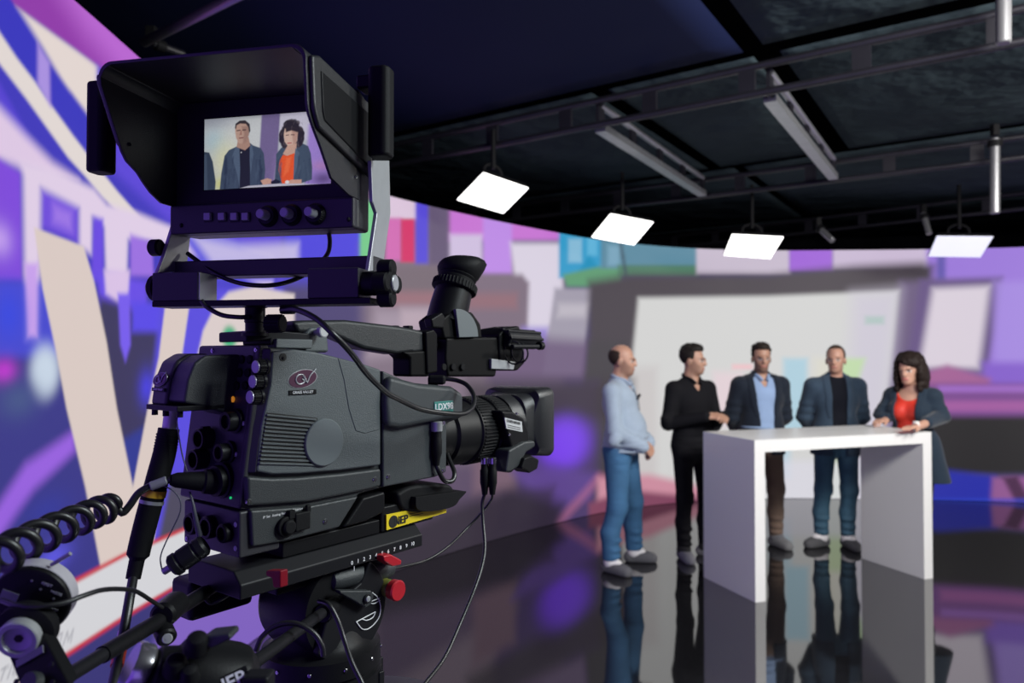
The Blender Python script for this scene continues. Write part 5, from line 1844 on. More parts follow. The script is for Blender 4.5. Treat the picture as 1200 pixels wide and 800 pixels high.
# woman
WX, WY, WS = -24, 44, 0.92
sp_([(590, 520), (600, 380), (602, 290), (640, 240), (700, 215), (800, 210), (850, 240), (870, 300), (882, 420), (880, 520), (800, 545), (700, 570), (600, 560)], (70, 86, 104), 5)
for i in range(60):
    rr = random.Random(i)
    a = rr.uniform(0, 2 * PI)
    sb_(722 + 80 * math.cos(a), 122 + 98 * math.sin(a) + (30 if abs(math.cos(a)) > 0.6 else 0), 20, 21, rr.choice(((44, 40, 44), (58, 52, 54), (36, 32, 36), (84, 76, 78))), 0.95)
sp_([(642, 120), (660, 50), (715, 18), (775, 45), (800, 140), (802, 225), (772, 235), (755, 120), (690, 100), (660, 130), (655, 210), (640, 200)], (46, 42, 46), 8)
sp_([(668, 80), (740, 80), (768, 120), (762, 190), (735, 235), (700, 240), (668, 190), (660, 130)], (214, 182, 166), 5)
sp_([(720, 90), (768, 120), (762, 190), (735, 235), (728, 160)], (180, 140, 126), 10, 0.8)
sp_([(672, 70), (770, 76), (765, 118), (720, 100), (676, 112)], (50, 44, 46), 7)
sp_([(676, 134), (700, 132), (700, 139), (676, 141)], (84, 62, 60), 4)
sp_([(716, 132), (744, 134), (744, 141), (716, 139)], (84, 62, 60), 4)
sp_([(688, 200), (722, 200), (722, 208), (690, 209)], (176, 84, 84), 4)
sp_([(690, 225), (760, 210), (756, 300), (690, 320), (655, 290)], (206, 166, 148), 6)
sp_([(655, 300), (690, 310), (745, 290), (742, 420), (735, 545), (650, 545), (618, 420), (630, 340)], (236, 92, 38), 4)
sp_([(680, 330), (720, 320), (700, 440), (660, 480)], (250, 120, 66), 12, 0.7)
sp_([(752, 250), (782, 290), (760, 430), (738, 500), (742, 330)], (88, 104, 124), 4)
sp_([(480, 505), (530, 488), (566, 500), (565, 535), (500, 545)], (206, 160, 142), 5)
sp_([(560, 520), (600, 500), (640, 520), (620, 545), (566, 540)], (30, 34, 46), 5)
for i in range(40):
    rr = random.Random(300 + i)
    x0, y0 = rr.choice((rr.uniform(770, 870), rr.uniform(605, 640))), rr.uniform(290, 520)
    sp_([(x0, y0), (x0 + rr.uniform(6, 14), y0 + rr.uniform(-10, 20)), (x0 + rr.uniform(-12, 14), y0 + rr.uniform(40, 90))], rr.choice(((56, 70, 90), (84, 100, 120), (50, 62, 82))), 8, 0.55)
for i in range(26):
    rr = random.Random(500 + i)
    x0, y0 = rr.uniform(640, 800), rr.uniform(30, 230)
    if 665 < x0 < 762 and y0 > 95:
        continue
    sp_([(x0, y0), (x0 + 5, y0 - 2), (x0 + rr.uniform(-10, 14), y0 + rr.uniform(14, 34))], rr.choice(((96, 88, 92), (30, 28, 32), (110, 100, 104))), 4, 0.6)
sp_([(675, 530), (720, 512), (800, 515), (800, 550), (700, 556)], (208, 164, 146), 5)
sb_(688, 530, 16, 14, (228, 228, 230), 1)
WX, WY, WS = 0, 0, 1.0
sp_([(290, 560), (360, 545), (600, 540), (760, 548), (900, 560)], (196, 194, 208), 4)
sb_(500, 590, 700, 26, (30, 30, 50), 0.55, 4)
sb_(500, -20, 700, 40, (60, 60, 80), 0.35, 4)
_rn = np.random.RandomState(2)
S.C *= (1 + 0.05 * _rn.randn(*gx.shape))[..., None].clip(0.8, 1.2).astype(np.float32)
S.C *= (1 - 0.35 * np.clip(np.abs(gx / 500 - 1) - 0.55, 0, 1) - 0.5 * np.clip(gz / 560 - 0.82, 0, 1))[..., None].astype(np.float32)
PX = np.stack([sx0 + gx / 1000 * SW, np.full(gx.shape, -0.0012), sz0 + gz / 560 * SH_], -1)
Tm = np.array(B.W.inverted() @ V.W)
PX = PX @ Tm[:3, :3].T + Tm[:3, 3]
picture_mesh('screen', PX, S.C, screen_mat('monitor picture', 0.76), mon)
bz = MB()
for lo_, hi_ in (((xL + 0.004, -0.0008, zp1), (sx0 - 0.001, 0.004, zt - 0.004)), ((sx0 + SW + 0.001, -0.0008, zp1), (-0.004, 0.004, zt - 0.004)), ((sx0 - 0.001, -0.0008, zp1), (sx0 + SW + 0.001, 0.004, sz0 - 0.001)), ((sx0 - 0.001, -0.0008, sz0 + SH_ + 0.001), (sx0 + SW + 0.001, 0.004, zt - 0.004))):
    bz.box(lo_, hi_)
bp(bz, 'screen_bezel', slot, mon, V)
# grips
for quad, xo in (([(107, 98), (131, 99), (131, 202), (107, 203)], None), ([(434, 78), (459, 79), (459, 186), (434, 187)], None)):
    left = quad[0][0] < 200
    c = V.loc(sum(p[0] for p in quad) / 4, sum(p[1] for p in quad) / 4, 'x', (xL - 0.042) if left else 0.030)
    k = MB().prism('z', [(x * 0.0135, y * 0.013) for x, y in ((-1, -0.6), (-0.6, -1), (0.6, -1), (1, -0.6), (1, 0.6), (0.6, 1), (-0.6, 1), (-1, 0.6))], c.z - 0.0525, c.z + 0.0525, Matrix.Translation((c.x, c.y, 0)))
    bp(k, 'grip', rub, mon, V, bevel=0.004, seg=3)
    xw = xL if left else 0.0
    k = MB().prism('z', [(xw, 0.022), (c.x, c.y + 0.012), (c.x, c.y - 0.004), (xw, -0.006)], c.z + 0.030, c.z + 0.046)
    bp(k, 'grip_bracket', blk2, mon, V, bevel=0.003)
    if left:
        k = MB().prism('x', [(c.y - 0.006, c.z + 0.045), (c.y + 0.012, c.z + 0.045), (0.004, c.z - 0.030), (-0.012, c.z - 0.040), (c.y + 0.004, c.z + 0.0)], xL - 0.024, xL - 0.018)
        bp(k, 'grip_bracket', blk2, mon, V, bevel=0.002)
# yoke
xR = 0.014
arm = MB().prism('x', V.xp([(434, 188), (455.6, 188), (457, 250), (447.5, 316), (431, 318), (441, 250), (436, 236)], xR), xR - 0.004, xR + 0.001)
yk = bp(MB().box((xL - 0.012, 0.012, Z(1.778)), (xR + 0.002, 0.046, Z(1.7985))), 'monitor_yoke', rearm, CAMERA, V, bevel=0.002)
bp(arm, 'yoke_arm', silver, yk, V, bevel=0.001)
arm = MB().prism('x', V.xp([(203, 258), (223, 262), (216, 318), (182, 320), (190, 300)], xL - 0.010), xL - 0.012, xL - 0.007)
bp(arm, 'yoke_arm', silver, yk, V, bevel=0.001)
YC = -0.012
yl = V.loc(178, 336, 'y', YC - 0.017)
yr = V.loc(430, 336, 'y', YC - 0.017)
za, zb_ = V.loc(300, 359, 'y', YC).z, V.loc(300, 352, 'y', YC).z
zc = V.loc(200, 321, 'y', YC).z
bp(MB().box((yl.x, YC - 0.017, za), (yr.x + 0.004, YC + 0.020, zb_)), 'cradle_plate', blk2, yk, V, bevel=0.001)
x1 = V.loc(232, 336, 'y', YC - 0.017).x
x2 = V.loc(360, 336, 'y', YC - 0.017).x
x3 = V.loc(420, 336, 'y', YC - 0.017).x
bp(MB().box((yl.x, YC - 0.017, zb_), (x1, YC + 0.020, zc)), 'cradle_block', rearm, yk, V, bevel=0.0015)
bp(MB().box((x1 - 0.0005, YC - 0.0155, zb_ + 0.001), (x1 + 0.001, YC + 0.0185, zc - 0.001)), 'block_face', silver, yk, V)
bp(MB().box((x2, YC - 0.017, zb_), (x3, YC + 0.020, zc)), 'cradle_block', rearm, yk, V, bevel=0.0015)
zm = (zb_ + zc) / 2
bp(MB().cyl((x3, YC, zm), (x3 + 0.016, YC, zm), 0.014, seg=28, ch=0.001), 'hinge_collar', blk, yk, V)
kn = MB().cyl((x3 + 0.016, YC, zm), (x3 + 0.036, YC, zm), 0.0155, seg=28, ch=0.002)
for i in range(4):
    a = i * PI / 2 + PI / 2
    kn.cyl((x3 + 0.018, YC + 0.017 * math.cos(a), zm + 0.017 * math.sin(a)), (x3 + 0.036, YC + 0.017 * math.cos(a), zm + 0.017 * math.sin(a)), 0.0105, seg=20, ch=0.002)
bp(kn, 'star_knob', rub, yk, V)
bp(MB().cyl((x3 + 0.034, YC, zm), (x3 + 0.0385, YC, zm), 0.0095, seg=24, ch=0.001), 'knob_cap', silver, yk, V)
bp(MB().lathe([(0, 0.0125), (0.003, 0.0165), (0.009, 0.0165), (0.0135, 0.012)], (yl.x, YC, zm), (yl.x - 0.0135, YC, zm), 30), 'end_knob', blk, yk, V)
kq = V.loc(189, 290, 'x', xL - 0.012)
bp(MB().cyl(kq, kq - Vector((0.014, 0, 0)), 0.0105, seg=24, ch=0.002), 'end_knob', blk, yk, V)
cl0, cl1 = V.loc(299, 388, 'y', 0.0), V.loc(299, 352, 'y', 0.0)
cz = MB().lathe([(0, 0.016), (0.004, 0.016), (0.005, 0.0115), (0.016, 0.0115), (0.017, 0.0125), (0.021, 0.0125), (0.022, 0.0118), (0.034, 0.0118), (0.036, 0.018), (0.040, 0.018)], cl0 - Vector((0, 0, 0.006)), cl1, 32)
bp(cz, 'swivel_column', blk, yk, V)
kk = V.loc(322, 379, 'y', -0.012)
kn = MB().cyl(kk - Vector((0.010, 0, 0)), kk + Vector((0.011, 0, 0)), 0.0100, seg=24, ch=0.001)
for i in range(16):
    a = 2 * PI * i / 16
    kn.cyl(kk + Vector((-0.009, 0.0100 * math.cos(a), 0.0100 * math.sin(a))), kk + Vector((0.010, 0.0100 * math.cos(a), 0.0100 * math.sin(a))), 0.0011, seg=5)
bp(kn, 'clamp_knob', rub, yk, V)
ck = V.loc(337, 363, 'y', 0.0)
bp(MB().cbox(ck, (0.016, 0.012, 0.010)), 'cable_clip', blk, yk, V, bevel=0.002)

# ================================================================== TRIPOD
T_O = Frame(-0.284, 0.85, 37, 0.0)
TRI = empty('camera_tripod', (-0.284, 0.85, 0.0), -B.a, label='black camera tripod with fluid head and red knob carrying the big camera', cat='tripod')
ap = MB().box((-0.105, 0.028, 1.4345), (-0.012, 0.185, 1.4535))
bp(ap, 'wedge_adapter', blk, TRI, bevel=0.002)
sn = MB().box((-0.105, 0.187, 1.4345), (-0.0112, 0.292, 1.470))
wd = bp(sn, 'front_wedge', blk, TRI, bevel=0.003)
pp = T_O.xp([(453, 603), (480, 597.5), (523, 596.5), (523, 600.5), (453, 621)], -0.0085)
bp(MB().prism('x', pp, -0.0105, -0.0085), 'yellow_sticker', yellow, wd)
c = T_O.loc(461, 611, 'x', -0.0083)
bp(MB().cyl(c - Vector((0.001, 0, 0)), c + Vector((0.0004, 0, 0)), 0.0085, seg=24), 'sticker_disc', slot, wd)
text_mesh('sticker_lettering', 'NEP', 0.0155, slot, wd, M_SIDE(T_O.loc(470, 609.4, 'x', -0.0079), 0.0), 0.0003, True)
for j in range(2):
    bp(MB().prism('x', T_O.xp([(480, 602 + 2.4 * j), (496, 598.6 + 2.4 * j), (496, 599.2 + 2.4 * j), (480, 602.7 + 2.4 * j)], -0.0080), -0.0086, -0.0080), 'sticker_print', slot, wd)
sl = MB().prism('y', [(-0.112, 1.404), (0.0, 1.404), (0.0, 1.4205), (-0.014, 1.434), (-0.098, 1.434), (-0.112, 1.4205)], -0.036, 0.257)
slo = bp(sl, 'sliding_plate', blk2, TRI, bevel=0.002)
for i in range(11):
    px, py = 412.5 + (483.5 - 412.5) * i / 10, 659.5 + (637 - 659.5) * i / 10
    text_mesh('scale_number', str(i), 0.0070, white_p, slo, M_SIDE(T_O.loc(px, py, 'x', 0.0006)), 0.0002, True)
p = T_O.loc(415, 666, 'x', 0.0006)
bp(MB().cbox(p, (0.0006, 0.0008, 0.006)), 'index_mark', white_p, slo)
rl = MB().prism('x', T_O.xp([(448, 651), (457, 649), (470, 656), (469, 661.5), (459, 663.5), (449, 657)], 0.012), -0.004, 0.014)
bp(rl, 'red_lever', red_p, TRI, bevel=0.002)
p = T_O.loc(327, 675, 'y', -0.038)
bp(MB().prism('y', T_O.yp([(317, 667), (334, 667), (334, 687), (326, 687), (324, 676), (317, 673)], -0.040), -0.046, -0.036), 'red_catch', red_shaded, TRI, bevel=0.0015)
bp(MB().box((-0.100, 0.030, 1.386), (-0.026, 0.150, 1.404)), 'plate_seat', blk, TRI, bevel=0.003)
# tilt drum with face plate
cyd, czd = 0.125, 1.348
dr = MB().lathe([(0, 0.056), (0.006, 0.063), (0.012, 0.065), (0.096, 0.065), (0.104, 0.062)], (-0.118, cyd, czd), (-0.012, cyd, czd), 56)
dro = bp(dr, 'fluid_head', blk, TRI)
fp = [(cyd + 0.0655 * math.cos(a), czd + 0.0655 * math.sin(a)) for a in np.linspace(-2.45, 1.0, 36)] + [(cyd + 0.02, czd + 0.030), (cyd - 0.032, czd + 0.010)]
bp(MB().prism('x', fp, -0.016, -0.004), 'head_face_plate', blk2, dro, bevel=0.003)
bp(MB().lathe([(0, 0.004), (0.004, 0.012), (0.012, 0.0145), (0.1, 0.0145), (0.108, 0.013)], T_O.loc(384, 681, 'x', -0.02), T_O.loc(457, 664.5, 'x', -0.02), 28), 'tilt_cylinder', dgrey, TRI)
lp_ = MB().prism('x', T_O.xp([(397, 691.5), (434, 691.5), (437.5, 697), (434, 708), (428, 711.5), (420, 707), (398, 695)], 0.006), -0.004, 0.008)
lpo = bp(lp_, 'drag_lever', dgrey, TRI, bevel=0.002)
p = T_O.loc(429.5, 701, 'x', 0.008)
bp(MB().cyl(p, p + Vector((0.003, 0, 0)), 0.0062, seg=24, ch=0.0008), 'lever_bolt', blk2, lpo)
screw(lpo, p + Vector((0.0032, 0, 0)), (1, 0, 0), 0.0038, silver)
p = T_O.loc(459, 690, 'x', 0.004)
bp(MB().cyl(p - Vector((0.020, 0, 0)), p, 0.0120, seg=28, ch=0.001), 'knob_ring', mat('olive ring', (0.16, 0.17, 0.03, 1), 0.4), TRI)
bp(MB().lathe([(0, 0.0105), (0.002, 0.0135), (0.012, 0.0142), (0.014, 0.0125)], p, p + Vector((0.014, 0, 0)), 32), 'brake_knob', red_p, TRI)
lg = MB()
lf = lambda L_: [T_O.loc(x, y, 'x', -0.003) for x, y in L_]
lg.tube(lf([(436, 694), (442.5, 700), (446, 711), (443.5, 724), (434, 735), (425, 737), (417.5, 728.5)]), 0.0007, seg=6)
lg.tube(lf([(417.5, 728.5), (440, 716.5)]), 0.0007, seg=6, smooth=0)
lg.tube(lf([(440, 716.5), (437, 723), (430, 726.5), (424, 725.2)]), 0.0007, seg=6)
lg.tube(lf([(432, 705.5), (445, 700.5)]), 0.0007, seg=6, smooth=0)
lg.tube(lf([(432, 705.5), (438, 707), (445.5, 703)]), 0.0007, seg=6)
bp(lg, 'head_emblem', white_p, dro)
AX, AY = -0.060, 0.125
bw = MB().lathe([(0, 0.052), (0.030, 0.060), (0.040, 0.070), (0.042, 0.0775), (0.066, 0.0785), (0.068, 0.074), (0.072, 0.074), (0.074, 0.080), (0.100, 0.080), (0.104, 0.070), (0.16, 0.050), (0.20, 0.040)], (AX, AY, 1.335), (AX, AY, 1.0), 56)
bwo = bp(bw, 'bowl_ring', blk, TRI)
for i in range(22):
    a = 2 * PI * i / 22
    u = Vector((math.cos(a), math.sin(a), 0))
    if i % 2:
        screw(bwo, Vector((AX, AY, 1.282)) + u * 0.0783, u, 0.0026)
    else:
        bp(MB().cbox(Vector((AX, AY, 1.248)) + u * 0.0795, (0.010, 0.010, 0.020), None), 'ring_lug', blk2, bwo, bevel=0.002)
sp3 = MB().lathe([(0, 0.10), (0.004, 0.125), (0.016, 0.125), (0.03, 0.09), (0.05, 0.06)], (AX + 0.03, AY + 0.06, 1.185), (AX + 0.03, AY + 0.06, 1.0), 40)
spd = bp(sp3, 'tripod_top', mat('worn grey casting', (0.035, 0.033, 0.040, 1), 0.5, vary=0.3, vscale=25), TRI, bevel=0.002)
for i in range(9):
    a = 2 * PI * i / 9
    p = Vector((AX + 0.03 + 0.108 * math.cos(a), AY + 0.06 + 0.108 * math.sin(a), 1.182))
    bp(MB().cyl(p - Vector((0, 0, 0.002)), p + Vector((0, 0, 0.0004)), 0.005, seg=14), 'bolt_hole', slot, spd)
for i in range(3):
    a = 2 * PI * i / 3 + 0.5
    u = Vector((math.cos(a), math.sin(a), 0))
    p0 = Vector((AX + 0.03, AY + 0.06, 1.15)) + u * 0.06
    p1 = Vector((AX + 0.03, AY + 0.06, 0.03)) + u * 0.52
    lg = MB()
    sd = u.cross(Vector((0, 0, 1))) * 0.028
    lg.cyl(p0 + sd, p0 + sd * 0.8 + (p1 - p0) * 0.6, 0.013, seg=14)
    lg.cyl(p0 - sd, p0 - sd * 0.8 + (p1 - p0) * 0.6, 0.013, seg=14)
    lg.cyl(p0 + (p1 - p0) * 0.5, p1, 0.012, seg=14)
    lg.cbox(p0 + (p1 - p0) * 0.58, (0.07, 0.05, 0.05))
    lgo = bp(lg, 'tripod_leg', blk2, TRI, bevel=0.003)
    bp(MB().lathe([(0, 0.028), (0.012, 0.03), (0.032, 0.014)], (p1.x, p1.y, 0.0), (p1.x, p1.y, 0.032), 20), 'rubber_foot', rub, lgo)
# pan bars
W2T = T_O.W.inverted()


def wpt(px, py, Y):
    return Vector(at(px, py, Y))


def tw(*a):
    return W2T @ wpt(*a)


pb1 = MB().tube([tw(386, 712, 0.93), tw(372, 722, 0.90), tw(291, 781, 0.70), tw(250, 811, 0.63)], 0.0068, seg=20, smooth=4)
pb1o = bp(pb1, 'pan_bar', blk2, TRI)
bp(MB().cyl(tw(392, 708, 0.95), tw(378, 719, 0.915), 0.0125, seg=22, ch=0.002), 'bar_clamp', blk, pb1o)
pb2 = MB().tube([tw(300, 662, 0.96), tw(262, 681, 0.90), tw(120, 767, 0.66), tw(30, 822, 0.56)], 0.0066, seg=20, smooth=4)
pb2o = bp(pb2, 'pan_bar', blk2, TRI)
sl2 = MB().tube([tw(240, 694, 0.855), tw(180, 731, 0.745), tw(120, 767, 0.66)], 0.0079, seg=20, smooth=3)
bp(sl2, 'bar_sleeve', blk, pb2o)
k = MB().cyl(tw(208, 706, 0.80), tw(190, 722, 0.755), 0.0135, seg=24, ch=0.003)
bp(k, 'bar_clamp', blk, pb2o)
c = tw(196, 748, 0.745)
bp(MB().cyl(tw(190, 735, 0.76), c, 0.0100, seg=20, ch=0.002), 'clamp_lobe', blk, pb2o)
vdir = (W2T.to_3x3() @ (Vector(EYE) - wpt(196, 748, 0.745))).normalized()
screw(pb2o, c + vdir * 0.0115, vdir, 0.0050, silver)
bp(MB().cyl(tw(284, 660, 0.96), tw(262, 659, 0.905), 0.0135, seg=24, ch=0.003), 'bar_knob', blk, TRI)
bp(MB().cbox((-0.150, 0.02, 1.372), (0.05, 0.09, 0.05)), 'bar_rosette', blk, TRI, bevel=0.008)

# ================================================================== HAND CONTROLS AND CABLES
ZC = empty('zoom_control', wpt(235, 800, 0.62), label='black zoom control with white lettering clamped to the pan bar at the bottom edge', cat='camera control')
OZ = wpt(235, 800, 0.62)


def zr(px, py, Y):
    return wpt(px, py, Y) - OZ


P_, Q_ = zr(172, 790, 0.60), zr(300, 812, 0.64)
ln_ = (Q_ - P_).length
zb = MB().lathe([(0, 0.016), (0.004, 0.023), (0.018, 0.026), (0.022, 0.033), (0.036, 0.0365), (0.066, 0.0375), (0.074, 0.036), (0.082, 0.029), (0.09, 0.018)], P_, Q_, 44)
zbo = zb.build('housing', blk, ZC, bevel=0.0015)
rgp, rgq = zr(151, 780, 0.594), zr(176, 787, 0.602)
MB().lathe([(0, 0.0185), (0.003, 0.0205), (0.012, 0.0205), (0.014, 0.019)], rgp, rgq, 36).build('chrome_ring', mat('chrome ring', (0.62, 0.60, 0.64, 1), 0.22, metal=0.9), ZC)
MB().lathe([(0, 0.0165), (0.012, 0.0185), (0.030, 0.0185)], rgp + (rgq - rgp) * 0.4, zr(196, 794, 0.61), 32).build('grip_sleeve', rub, ZC)
for px, py, r in ((231, 753, 0.0085), (206, 779, 0.0085), (222, 790, 0.007)):
    c = zr(px, py, 0.585)
    n_ = (zr(px, py - 14, 0.575) - c).normalized()
    MB().lathe([(0, r * 1.2), (0.003, r * 1.15), (0.005, r), (0.011, r * 0.95), (0.014, r * 0.7), (0.015, r * 0.3)], c - n_ * 0.006, c + n_ * 0.02, 28).build('rubber_button', rub, ZC)
MB().prism('y', [(a.x, a.z) for a in (zr(226, 757, 0.58), zr(238, 748, 0.58), zr(266, 745, 0.58), zr(268, 752, 0.58), zr(245, 763, 0.58))], zr(240, 760, 0.585).y, zr(240, 760, 0.605).y).build('top_rail', dgrey, ZC, bevel=0.002)
MB().cbox(zr(303, 799, 0.60), (0.022, 0.02, 0.016), None).build('end_bracket', blk2, ZC, bevel=0.003)
fN = (Vector(EYE) - wpt(277, 793, 0.60)).normalized()
fX = (wpt(300, 782, 0.60) - wpt(277, 793, 0.60)).normalized()
fX = (fX - fN * fX.dot(fN)).normalized()
fY = fN.cross(fX)
tc_ = zr(268, 801, 0.596)
MT = Matrix(((fX.x, fY.x, fN.x, tc_.x), (fX.y, fY.y, fN.y, tc_.y), (fX.z, fY.z, fN.z, tc_.z), (0, 0, 0, 1)))
MB().cbox((0, 0, -0.0016), (0.033, 0.015, 0.0016), MT).build('name_strip', blk, ZC, bevel=0.0005)
text_mesh('strip_lettering', 'NEP', 0.0145, white_p, ZC, MT, 0.0002, True)
dp = zr(250, 806, 0.596)
MB().cyl(dp, dp + fN * 0.0008, 0.0035, seg=18).build('pink_dot', mat('pink dot', (0.8, 0.25, 0.35, 1), 0.5), ZC)

OF = wpt(36, 704, 0.60)
FC = empty('focus_control', OF, label='round black focus control with silver knob at the lower left edge', cat='camera control')


def fr_(px, py, Y):
    return wpt(px, py, Y) - OF


fn = Vector((0.14, -0.96, -0.22)).normalized()
dk = MB().lathe([(0, 0.0270), (0.002, 0.0300), (0.016, 0.0305), (0.018, 0.0295), (0.019, 0.027), (0.019, 0.0005)], -fn * 0.016, fn * 0.02, 56)
dko = dk.build('control_disc', blk, FC)
MB().lathe([(0, 0.0306), (0.0125, 0.0311), (0.013, 0.0306)], -fn * 0.0145, fn * 0.02, 56, cap=False).build('scale_ring', mat('pale scale ring', (0.42, 0.40, 0.44, 1), 0.3), FC)
fx = Vector((0.98, 0.17, 0.0))
fx = (fx - fn * fx.dot(fn)).normalized()
fy = fn.cross(fx)


def fM(u, v, h, rot=0.0):
    c = fx * u + fy * v + fn * h
    return Matrix(((fx.x, fy.x, fn.x, c.x), (fx.y, fy.y, fn.y, c.y), (fx.z, fy.z, fn.z, c.z), (0, 0, 0, 1))) @ Matrix.Rotation(rot, 4, 'Z')


lab = mat('grey sticker', (0.17, 0.17, 0.20, 1), 0.5)
MB().cbox((0, 0, 0), (0.013, 0.0085, 0.0006), fM(-0.014, 0.007, 0.0033, -0.45)).build('sticker', lab, FC)
MB().cbox((0, 0, 0), (0.015, 0.0062, 0.0006), fM(0.0135, -0.0135, 0.0033, -0.45)).build('sticker', lab, FC)
for u, v, s_, rr_ in ((0.004, -0.001, 'START', -0.45), (0.015, 0.016, 'RESET', -0.45), (0.0215, 0.008, 'MODE', -0.45), (0.018, -0.0065, 'STOP', -0.45)):
    text_mesh('disc_lettering', s_, 0.0032, white_p, FC, fM(u, v, 0.0033, rr_), 0.0001)
for u, v in ((0.010, 0.012), (0.019, 0.003), (0.004, 0.020)):
    c = fx * u + fy * v + fn * 0.003
    MB().cyl(c, c + fn * 0.0006, 0.0009, seg=10).build('tiny_screw', silver, FC)
MB().cyl(fr_(60, 662, 0.60), fr_(83, 648, 0.60), 0.0017, seg=12, ch=0.0004).build('lever_rod', silver, FC)
kc = fr_(26, 743, 0.575)
MB().lathe([(0, 0.020), (0.004, 0.0225), (0.014, 0.0225), (0.016, 0.019)], kc - fn * 0.016, kc + fn * 0.01, 40).build('knob_base', rub, FC)
kb2 = MB().lathe([(0, 0.0145), (0.001, 0.0155), (0.008, 0.0155), (0.009, 0.0145), (0.009, 0.011), (0.0065, 0.010), (0.0055, 0.0045), (0.0055, 0.0003)], kc, kc + fn * 0.01, 40)
kbo = kb2.build('silver_knob', silver, FC)
MB().cyl(kc + fn * 0.005, kc + fn * 0.0062, 0.0034, seg=6).build('hex_socket', slot, kbo)
ar = [fr_(x, y, Y) for x, y, Y in ((8, 766, 0.575), (50, 742, 0.575), (84, 806, 0.555), (26, 812, 0.555))]
off = fn * 0.014
MB().add([a for a in ar] + [a - off for a in ar], [(0, 1, 2, 3), (7, 6, 5, 4), (0, 4, 5, 1), (1, 5, 6, 2), (2, 6, 7, 3), (3, 7, 4, 0)]).build('support_arm', blk, FC, bevel=0.002)
am = (ar[0] + ar[1]) * 0.36 + (ar[2] + ar[3]) * 0.14
an_ = (ar[1] - ar[0]).cross(ar[3] - ar[0]).normalized()
if an_.y > 0:
    an_ = -an_
ax2 = (ar[1] - ar[0]).normalized()
ay2 = an_.cross(ax2)
c2 = am + an_ * 0.001
MA = Matrix(((ax2.x, ay2.x, an_.x, c2.x), (ax2.y, ay2.y, an_.y, c2.y), (ax2.z, ay2.z, an_.z, c2.z), (0, 0, 0, 1)))
MB().cbox((0, 0, 0), (0.024, 0.006, 0.0008), MA).build('sticker', lab, FC)
MB().cyl(MA @ Vector((0.004, -0.024, 0)), MA @ Vector((0.004, -0.024, 0.008)), 0.0085, seg=24, ch=0.001).build('clamp_knob', dgrey, FC)
for u, v in ((-0.012, -0.014), (0.018, -0.016), (0.018, -0.03), (-0.010, -0.030)):
    p = MA @ Vector((u, v, 0))
    MB().cyl(p, p + an_ * 0.0012, 0.0022, seg=12).build('arm_screw', blk2, FC)


def cable(name, pts, r, label, m=None, cat='cable', **k):
    o = MB().tube([wpt(*p) for p in pts], r, seg=14, smooth=8, **k).build(name, m or cabm, None)
    return tag(o, label=label, cat=cat)


cable('control_cable', [(2, 703, 0.585), (20, 709, 0.575), (45, 710, 0.575), (75, 706, 0.585), (100, 697, 0.60), (120, 691, 0.62), (142, 690, 0.66), (160, 693, 0.70), (178, 704, 0.735), (190, 712, 0.755)], 0.0021, 'thin black cable running from the focus control disc to the pan bar')
# coiled cable with its plug
CC = empty('coiled_cable', wpt(120, 597, 0.76), label='black coiled cable stretched from the left edge to a rear plug', cat='cable')
oc = wpt(120, 597, 0.76)
cen = [(-60, 678, 0.52), (-25, 662, 0.55), (5, 649, 0.58), (27, 638, 0.61), (50, 627, 0.65), (72, 617, 0.69), (92, 609, 0.73), (108, 602, 0.76), (121, 597, 0.78), (136, 591, 0.80)]
axis = catmull([wpt(*c) for c in cen], 20)
pts = []
turns = 9
nA = len(axis)
for i in range(nA):
    t = i / (nA - 1)
    tan = (axis[min(i + 1, nA - 1)] - axis[max(i - 1, 0)]).normalized()
    a1 = tan.cross(Vector((0, 0, 1))).normalized()
    a2 = tan.cross(a1).normalized()
    ph = 2 * PI * turns * t + 0.6
    R0 = 0.0128 * (1 - max(0, (t - 0.93) / 0.07) ** 2 * 0.9)
    pts.append(axis[i] + (a1 * math.cos(ph) + a2 * math.sin(ph)) * R0 - oc)
tail = [wpt(*c) - oc for c in ((143, 601, 0.80), (152, 592, 0.805), (162, 578, 0.81), (175, 570, 0.815), (188, 564.5, 0.82), (201, 562, 0.822))]
MB().tube(pts + tail, 0.0041, seg=12, smooth=4).build('coil', cabm, CC)
MB().cyl(wpt(176, 570, 0.815) - oc, wpt(196, 562.5, 0.821) - oc, 0.0052, seg=18, ch=0.001).build('grey_sleeve', mat('grey sleeve', (0.22, 0.22, 0.24, 1), 0.4), CC)
MB().lathe([(0, 0.006), (0.006, 0.0085), (0.020, 0.0100), (0.034, 0.0115), (0.036, 0.0140), (0.052, 0.0150), (0.058, 0.0165), (0.062, 0.0165)], wpt(200, 562, 0.822) - oc, wpt(262, 565, 0.855) - oc, 28).build('plug', rub, CC)
# fibre cable
FB = empty('fibre_cable', wpt(181, 575, 0.83), label='thick black camera cable with yellow band hanging from the rear adapter', cat='cable')
of = wpt(181, 575, 0.83)
conm = mat('nickel connector', (0.55, 0.52, 0.56, 1), 0.3, metal=0.4)
fp_ = lambda *c: wpt(*c) - of
MB().lathe([(0, 0.0082), (0.004, 0.0082), (0.005, 0.0078), (0.022, 0.0078), (0.0235, 0.0092)], fp_(201, 480, 0.845), fp_(198, 504, 0.845), 28).build('metal_connector', conm, FB)
rel = [(198, 502, 0.845), (193, 530, 0.842), (186, 556, 0.836), (179, 582, 0.832), (171, 612, 0.828), (164, 640, 0.825), (158, 668, 0.822), (156, 678, 0.82)]
MB().tube([fp_(*c) for c in rel], 0.0115, seg=24, smooth=6, rfun=lambda t: 0.0116 + 0.0010 * min(1, t * 6) - (0.004 if t > 0.78 else 0) - 0.0018 * max(0, t - 0.55)).build('strain_relief', rub, FB)
k = MB()
